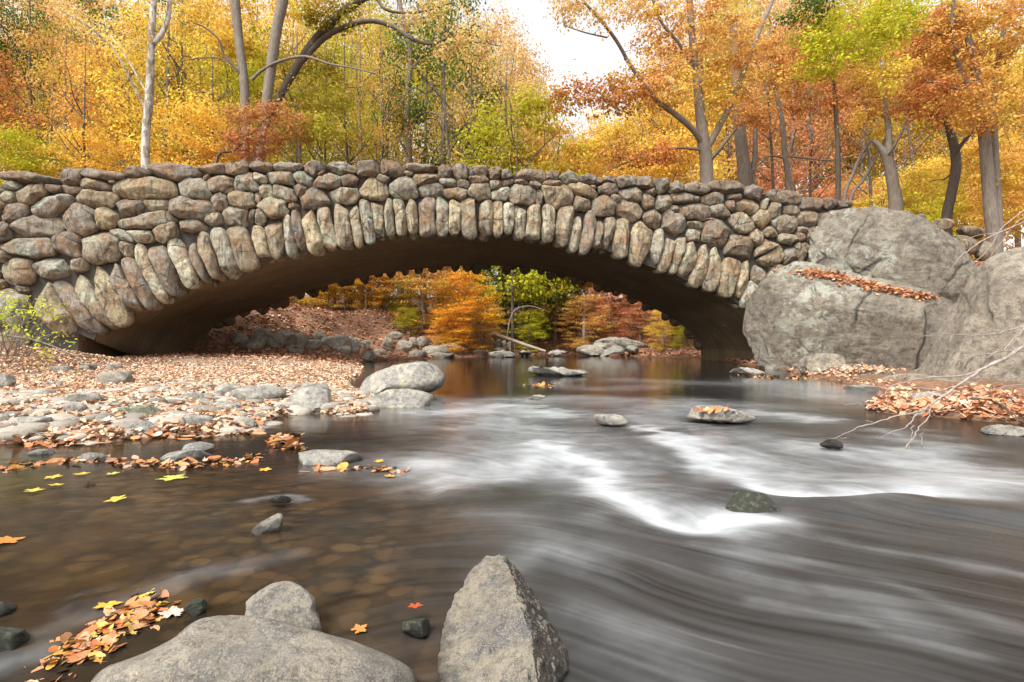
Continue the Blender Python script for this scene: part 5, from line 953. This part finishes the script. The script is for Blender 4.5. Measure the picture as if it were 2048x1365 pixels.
def copy_tree(ti, loc, s, rz, color, label, group, sz=None):
    src = TPL[ti]
    if used[ti]:
        e = src.copy(); COL.objects.link(e)
        kids = []
        for ch in src.children:
            c = ch.copy(); COL.objects.link(c); c.parent = e; kids.append(c)
    else: e = src; used[ti] = True; kids = list(src.children)
    e.location = loc; e.rotation_euler = (0, 0, rz); e.scale = (s, s, sz or s); tag(e, label, 'tree', group)
    for c in kids:
        if c.name.startswith('crown'): c.color = (*color, 1)
    return e
# (px, depth, template, scale, colour, colour word)
CW = {GOLDEN: 'golden', YELLOW: 'bright yellow', ORANGE: 'orange', RUST: 'rust-red', PALEOR: 'pale orange', PINKOR: 'pinkish orange', GREEN: 'green', OLIVE: 'olive', YGREEN: 'yellow-green', BROWN: 'brown', DKGREEN: 'dark green'}
FOREST = [(-120, 44, 3, 1.0, OLIVE), (-40, 38, 0, .8, RUST), (30, 47, 1, 1.0, GREEN), (60, 36, 2, .75, ORANGE), (95, 52, 3, 1.1, PALEOR), (140, 40, 0, .75, ORANGE), (150, 60, 1, 1.2, RUST), (205, 37, 2, .8, GOLDEN), (235, 50, 0, 1.0, PALEOR), (270, 62, 3, 1.2, GREEN),
          (330, 42, 0, .8, YELLOW), (350, 34, 2, .55, GOLDEN), (380, 55, 3, 1.1, YGREEN), (410, 40, 2, 1.0, GOLDEN), (440, 66, 1, 1.3, ORANGE), (470, 48, 0, 1.0, YGREEN), (520, 58, 3, 1.2, YELLOW), (560, 44, 2, .9, OLIVE), (600, 38, 0, .6, OLIVE), (620, 60, 4, 1.2, PALEOR), (670, 46, 2, .8, GOLDEN),
          (700, 56, 0, .9, PALEOR), (740, 64, 4, 1.2, PALEOR), (760, 44, 4, .8, ORANGE), (770, 52, 2, .9, YGREEN), (850, 60, 4, 1.2, OLIVE), (880, 48, 0, .7, GREEN), (900, 66, 4, 1.3, PALEOR), (930, 43, 2, .75, YGREEN), (960, 58, 0, .95, PALEOR), (1000, 52, 4, 1.0, PALEOR), (1010, 47, 0, .75, PALEOR), (1040, 42, 2, .7, YGREEN), (1075, 60, 0, .72, GOLDEN), (1120, 56, 2, .68, GOLDEN),
          (1110, 44, 2, .5, GOLDEN), (1170, 60, 4, .8, PALEOR), (1190, 48, 2, .55, ORANGE), (1225, 54, 0, .55, GOLDEN), (1270, 46, 2, .72, YELLOW), (1310, 60, 0, .9, GOLDEN), (1340, 44, 2, .62, GOLDEN), (1365, 66, 4, 1.2, PALEOR), (1400, 54, 0, .95, PALEOR), (1450, 48, 2, .8, OLIVE), (1470, 62, 3, 1.1, ORANGE), (1530, 50, 2, .85, PINKOR), (1545, 62, 0, 1.1, PALEOR),
          (1590, 44, 0, .75, PINKOR), (1630, 56, 3, 1.0, PINKOR), (1680, 42, 2, .7, PINKOR), (1700, 60, 0, 1.1, ORANGE), (1730, 46, 2, .8, GOLDEN), (1770, 36, 2, .55, YELLOW), (1790, 56, 3, 1.0, GOLDEN), (1840, 40, 2, .75, YELLOW), (1850, 34, 2, .5, YGREEN), (1880, 50, 0, .9, ORANGE), (1930, 38, 2, .8, GOLDEN), (1960, 52, 3, 1.0, ORANGE), (2000, 34, 2, .75, GOLDEN),
          (2040, 42, 0, .85, YELLOW), (2060, 30, 2, .6, ORANGE), (2120, 46, 3, .9, RUST), (2200, 38, 0, .9, ORANGE), (-220, 40, 0, 1.0, RUST), (2300, 50, 3, 1.0, GOLDEN)]
FOREST += [(15, 58, 4, 1, GOLDEN), (110, 45, 4, 1, YGREEN), (180, 66, 4, 1, ORANGE), (255, 43, 4, 1, GOLDEN), (305, 52, 4, 1, YGREEN), (395, 48, 4, 1, RUST), (580, 52, 4, 1, ORANGE), (655, 70, 4, 1, OLIVE), (725, 50, 4, 1, PALEOR), (1155, 70, 0, 1, PALEOR), (1205, 72, 2, 1, GOLDEN), (1130, 66, 2, 1, YGREEN), (1480, 54, 4, 1, OLIVE), (1610, 48, 4, 1, PALEOR), (1720, 52, 4, 1, RUST), (1815, 46, 4, 1, ORANGE)]
FOREST += [(p, 35 + (p * 7 % 11), 5, 1, c) for p, c in ((70, RUST), (165, GOLDEN), (245, ORANGE), (372, OLIVE), (425, RUST), (590, GOLDEN), (645, PALEOR), (700, ORANGE), (765, PALEOR), (905, GOLDEN), (955, RUST), (1025, PALEOR), (1235, GOLDEN), (1455, RUST), (1540, ORANGE), (1625, PINKOR), (1735, GOLDEN), (1830, ORANGE), (1935, RUST))]
FOREST += [(40, 74, 3, 1.35, ORANGE), (130, 80, 1, 1.4, OLIVE), (200, 76, 3, 1.35, GOLDEN), (300, 82, 3, 1.4, ORANGE), (360, 78, 1, 1.4, PALEOR), (460, 84, 3, 1.4, GOLDEN), (540, 78, 1, 1.4, PALEOR), (640, 80, 3, 1.2, PALEOR), (720, 84, 1, 1.2, ORANGE), (800, 80, 0, 1.2, PALEOR), (880, 84, 0, 1.25, PALEOR), (950, 80, 3, 1.15, PALEOR), (1030, 84, 0, 1.0, ORANGE),
           (1100, 86, 2, 1.0, OLIVE), (1180, 84, 2, 1.05, GOLDEN), (1250, 84, 0, .85, PALEOR), (1330, 82, 3, 1.0, GOLDEN), (1420, 80, 0, 1.2, PALEOR), (1500, 84, 3, 1.2, PINKOR), (1590, 80, 1, 1.2, PALEOR), (1660, 84, 3, 1.3, PINKOR), (1750, 78, 0, 1.3, ORANGE), (1830, 80, 3, 1.3, GOLDEN), (1910, 76, 0, 1.3, ORANGE), (2000, 78, 3, 1.3, PALEOR)]
order = {i: k + 1 for k, i in enumerate(sorted(range(len(FOREST)), key=lambda i: FOREST[i][0]))}
def gz(x, y): return float(height(np.array([x]), np.array([y]))[0])
for i, (px, d, ti, s, colr) in enumerate(FOREST):
    if i % 6 == 3 and colr in (PALEOR, ORANGE, GOLDEN, RUST): colr = (YGREEN, OLIVE, YELLOW)[i % 3]
    x = (px - 1024) / F * d; r_ = np.random.default_rng(i); c = np.array(colr) * r_.uniform(.88, 1.1)
    top = np.interp(px, *zip(*TGT)) + r_.uniform(0, 1) ** 2 * 160; sz = (CZ + (HOR - top) / F * d - gz(x, d)) / TH_[ti]
    if ti == 2: sz = sz * .95 if 985 < px < 1370 else min(s * 1.15, sz)
    s = (sz * .85 if 985 < px < 1370 else s * 1.15) if ti == 2 else sz * .78
    copy_tree(ti, (x, d, gz(x, d)), s, r_.uniform(0, 6.28), tuple(c), ('%s bare tree behind the bridge, %s from left of the far trees' if ti == 5 else '%s tree behind the bridge, %s from the left of the far trees') % (CW[colr], ordinal(order[i])), 'woodland trees behind the bridge', sz)
# understory beyond the arch
UND = [(600, 37, .34, (0.60, 0.36, 0.06), 'low dull-gold bush at the left of the young beeches under the arch'), (665, 36.5, .38, GOLDEN, 'golden bush hanging over the left rubble rocks under the arch'), (905, 34.5, .30, (0.74, 0.36, 0.05), 'low bright orange spray nearest the pool under the arch'), (700, 38, .60, GOLDEN, 'golden young beech at the left under the arch, over the rubble bank'), (775, 39, .62, YGREEN, 'yellow-green young beech between golden ones under the arch'), (850, 37, .62, ORANGE, 'orange young beech in the middle left of the arch opening'), (930, 35.5, .50, (0.72, 0.34, 0.04), 'bright orange beech reaching right over the pool bank'),
       (640, 40, .55, (0.62, 0.30, 0.04), 'dull golden beech at the far left end of the arch opening'), (890, 39, .55, GOLDEN, 'golden beech tucked behind the bright orange one'), (740, 36.5, .36, (0.62, 0.30, 0.04), 'low golden beech leaning over the rubble rocks'), (970, 38, .34, ORANGE, 'low orange beech right of the bright orange one'), (810, 43, .8, PALEOR, 'tall pale orange tree behind the young beeches under the arch'),
       (1035, 43, .66, GREEN, 'green tree right of centre in the arch opening'), (1100, 46, .66, DKGREEN, 'dark green tree behind the green one under the arch'), (985, 48, .70, DKGREEN, 'dark green tree behind the bright orange beech'), (1060, 40, .30, YGREEN, 'small yellow-green bush below the green tree under the arch'),
       (1165, 41, .42, ORANGE, 'orange small tree right of the green trees under the arch'), (1215, 43, .46, PINKOR, 'pinkish-orange small tree at the right of the arch opening'), (1275, 42, .42, PINKOR, 'second pinkish-orange small tree, farther right under the arch'), (1320, 38, .28, YELLOW, 'yellow shrub at the right end of the arch opening'),
       (1355, 36, .20, YGREEN, 'pale green shrub beside the right abutment'), (585, 40, .42, BROWN, 'brown-leaved shrub at the left end of the arch opening'), (520, 42, .45, BROWN, 'brown thicket behind the left foot of the arch'), (650, 45, .7, RUST, 'rust-red small tree behind the golden beech under the arch'), (820, 35.5, .19, YGREEN, 'small bright yellow-green sapling in front of the orange beech'),
       (740, 47, .9, GOLDEN, 'taller golden tree behind the left beeches under the arch'), (890, 47, .9, ORANGE, 'taller orange tree behind the middle of the arch opening'), (1250, 50, .75, RUST, 'rust-red tree far behind the right side of the arch opening'), (1150, 52, .85, OLIVE, 'olive tree far behind the middle right of the arch opening')]
for i, (px, d, s, colr, lab) in enumerate(UND):
    x = (px - 1024) / F * d; copy_tree(2, (x, d - 1.0, gz(x, d - 1.0) - .4), s * 1.12, i * 1.3, colr, lab, 'small trees beyond the arch', s * .95)
# trunks, log and arching sapling beyond the arch
def stem_thing(name, label, cat, pts, ws, d, mat, dshift=0.0, leaves=None):
    n = len(pts); P_ = np.array([Wp(a, b, d + dshift * i / (n - 1)) for i, (a, b) in enumerate(pts)]); Pn = smooth_poly(P_, 5); R = np.interp(np.linspace(0, 1, len(Pn)), np.linspace(0, 1, len(ws)), ws) / 2 / F * d
    V, Fq = tube(Pn, R, 8); return tag(mesh_arr(name, V, Fq, mat, origin=P_[0]), label, cat)
stem_thing('fallen_log', 'long pale fallen log slanting down to the far pool', 'log', [(962, 655), (990, 668), (1040, 686), (1092, 703)], [8, 8, 7, 5], 37, M_LOG, -3)
key_tree('tree', 'grey trunk between orange and green foliage under the arch crown', 45, [([(934, 610), (934, 560), (932, 500), (930, 430)], [9, 9, 9, 8])], [(930, 420, 50, 40, 20, 30, OLIVE, .2, 0)], seed=31)
key_tree('tree', 'slim dim trunk right of the grey one beyond the arch', 50, [([(966, 620), (966, 560), (965, 500), (966, 430)], [6, 6, 6, 5])], [(966, 420, 40, 40, 20, 30, GOLDEN, .2, 0)], seed=32)
key_tree('bare_tree', 'pale forked stem before the pinkish-orange trees', 40, [([(1168, 642), (1170, 615), (1167, 585)], [6, 5, 4]), ([(1170, 620), (1176, 600), (1180, 580)], [3, 3, 2])], [], M_TWIG, seed=33)
stem_thing('bare_sapling', 'thin pale sapling arching right beyond the arch', 'sapling', [(1014, 675), (1020, 640), (1032, 618), (1060, 612), (1090, 620)], [2.5, 2.5, 2, 1.5, 1], 36, M_TWIG)
stem_thing('dead_branch', 'dark weathered driftwood on the right far ledge', 'branch', [(1215, 675), (1250, 682), (1300, 695)], [9, 8, 3], 37, M_BARKD)

# ------------------------------------------------------------------ dead branch at right, plants at left
def twig_set(name, label, cat, rows, d, mat, nside=6):
    G = Geo(); o0 = None
    for pts, ws, *dd in rows:
        a, b = (dd + [0, 0])[:2] if dd else (0, 0); n = len(pts); P_ = np.array([Wp(x, y, d + a + (b - a) * i / (n - 1)) for i, (x, y) in enumerate(pts)]); P_[1:-1] += np.random.default_rng(n).normal(0, .004, P_[1:-1].shape)
        Pn = smooth_poly(P_, 4); R = np.interp(np.linspace(0, 1, len(Pn)), np.linspace(0, 1, len(ws)), ws) / 2 / F * d * .78; R = R * (1 + .18 * np.sin(np.arange(len(R)) * 2.1)); Pn[1:-1] += np.random.default_rng(len(Pn)).normal(0, .006, Pn[1:-1].shape); G.add(*tube(Pn, R, nside)); o0 = P_[0] if o0 is None else o0
    V, Fs = G.arr(); return tag(mesh_arr(name, V, Fs, mat, origin=o0), label, cat)
def z2(pts, ox=1650, oy=640, s=5.146): return [(ox + a / s, oy + b / s) for a, b in pts]
twig_set('dead_branch', 'bleached forked branch reaching in from the right edge over the rapids', 'branch', [
    (z2([(2400, 90), (2048, 260), (1890, 360), (1570, 530), (1400, 665), (1200, 810), (1060, 900), (960, 980), (830, 1100)]), [13, 11, 10, 9, 7, 6, 5, 4, 2], .5, -.3),
    (z2([(1060, 900), (820, 965), (640, 1030), (430, 1078), (250, 1140), (40, 1225)]), [4, 4, 3.5, 3, 2, 1.2], .05, -.3), (z2([(1570, 525), (1300, 575), (1000, 610), (770, 650), (650, 700), (590, 770)]), [5, 4, 3.5, 3, 2.5, 1.5], .2, .1),
    (z2([(1400, 665), (1180, 735), (950, 800), (720, 835)]), [4, 3.5, 3, 1.5], .1, .3), (z2([(1180, 735), (900, 700), (600, 690), (390, 675)]), [3, 3, 2.5, 1.5], .2, .4), (z2([(1090, 900), (1040, 1030), (960, 1140), (880, 1240), (810, 1350), (610, 1570)]), [4, 3.5, 3, 3, 3, 1.5], 0, -.5),
    (z2([(880, 1065), (895, 1180), (870, 1280), (830, 1370)]), [2.5, 2.2, 2, 1.2], -.1, -.4), (z2([(970, 1145), (995, 1240), (1000, 1340), (950, 1420)]), [2, 2, 1.6, 1], -.1, -.4), (z2([(850, 1090), (720, 1140), (570, 1210)]), [2.5, 2, 1], -.2, -.3),
    (z2([(2400, 260), (2048, 315), (1850, 330), (1650, 350), (1400, 400), (1250, 430)]), [4, 3.5, 3, 2.5, 2, 1], .6, .3), (z2([(2300, 20), (2048, 60), (1850, 110), (1640, 155), (1400, 160), (1150, 150), (940, 180)]), [4, 4, 3.5, 3, 2.5, 2, 1], .8, .5),
    (z2([(2300, 600), (2048, 655), (1800, 710), (1600, 740), (1350, 740), (1190, 735)]), [4, 3.5, 3, 3, 2.5, 2], .5, .3), (z2([(2048, 60), (1990, 160), (1880, 250), (1750, 340), (1500, 450)]), [3, 3, 2.5, 2, 1], .6, .3), (z2([(2300, 540), (2048, 570), (1900, 620), (1650, 660)]), [3, 3, 2.5, 1.5], .7, .5),
    (z2([(1610, 350), (1600, 450), (1650, 510)]), [2, 1.6, 1], .4, .4), (z2([(2300, 330), (2048, 400), (1900, 490), (1600, 620), (1400, 690)]), [3, 3, 2.5, 2, 1.2], .5, .3), (z2([(420, 1030), (500, 1060)]), [1.2, 1.5], -.2, -.2), (z2([(190, 860), (300, 862), (385, 860)]), [1, 1.3, 1], .2, .2), (z2([(1300, 575), (1290, 620), (1240, 660)]), [2, 1.5, 1], .2, .2)], 4.4, M_TWIG)
twig_set('dead_twigs', 'dark bent sapling stems arching into the leaf drift at the right edge', 'twigs', [(z2([(1480, 810), (1700, 820), (1850, 900), (1960, 990), (2048, 1060)]), [4, 4, 4, 3, 3], 0, -.3), (z2([(1500, 800), (1750, 850), (1900, 960), (1980, 1050)]), [3, 3, 3, 2], .1, -.2), (z2([(2300, 800), (2048, 870), (1850, 800), (1700, 790)]), [4, 3, 3, 2], .3, .1)], 5.0, M_BARKD)
twig_set('dead_twigs', 'fine bare twigs springing up behind the smooth boulder at the upper right', 'twigs', [([(2080, 430), (2000, 465), (1950, 490), (1920, 515), (1900, 540)], [3, 3, 2.5, 2, 1]), ([(2080, 400), (2010, 450), (1975, 500), (1940, 530)], [2.5, 2.5, 2, 1]), ([(1995, 465), (1960, 470), (1935, 478)], [2, 1.5, 1]), ([(2100, 420), (2040, 440), (1990, 500), (1975, 520)], [2, 2, 1.5, 1])], 12.0, M_TWIG)
sh_e = tag(empty('bank_shrub', Wp(30, 690, 13.0)), 'thin leafy shrub on the left bank against the bridge foot', 'shrub')
rg = np.random.default_rng(44); rows = []; cl = []
for k in range(26):
    bx = rg.uniform(-90, 60); tx = bx + rg.uniform(-50, 90); ty = rg.uniform(590, 680); rows.append(([(bx, 712), (bx + (tx - bx) * .3 + rg.normal(0, 6), 712 - (712 - ty) * .5), (tx, ty)], [2.2, 1.6, .8], 0, rg.uniform(-.6, .6))); cl.append(Wp(tx, ty, 13 + rows[-1][3])); cl.append(Wp(tx + rg.normal(0, 10), ty + rg.uniform(5, 30), 13 + rows[-1][3]))
rows.append(([(0, 670), (60, 678), (105, 692), (135, 705), (165, 718)], [4, 3.5, 3, 2.5, 1.5], 0, -1)); rows.append(([(-20, 688), (40, 680), (90, 672), (105, 668)], [2.5, 2, 2, 1.2], 0, -.4))
cl += [Wp(148, 693, 12.6), Wp(90, 690, 12.7), Wp(60, 660, 12.8), Wp(95, 705, 12.6), Wp(20, 595, 13), Wp(82, 722, 12.4)]
G = Geo()
for pts, ws, a, b in rows:
    P_ = np.array([Wp(x, y, 13 + a + (b - a) * i / (len(pts) - 1)) for i, (x, y) in enumerate(pts)]); Pn = smooth_poly(P_, 4); R = np.interp(np.linspace(0, 1, len(Pn)), np.linspace(0, 1, len(ws)), ws) / 2 / F * 13; G.add(*tube(Pn, R, 5))
V, Fs = G.arr(); mesh_arr('stem', V, Fs, M_BARK, parent=sh_e); crown_mesh('leaves', np.array(cl), 9, .26, .085, 5, sh_e, (0.50, 0.52, 0.06), flat=.7, hue=.5)
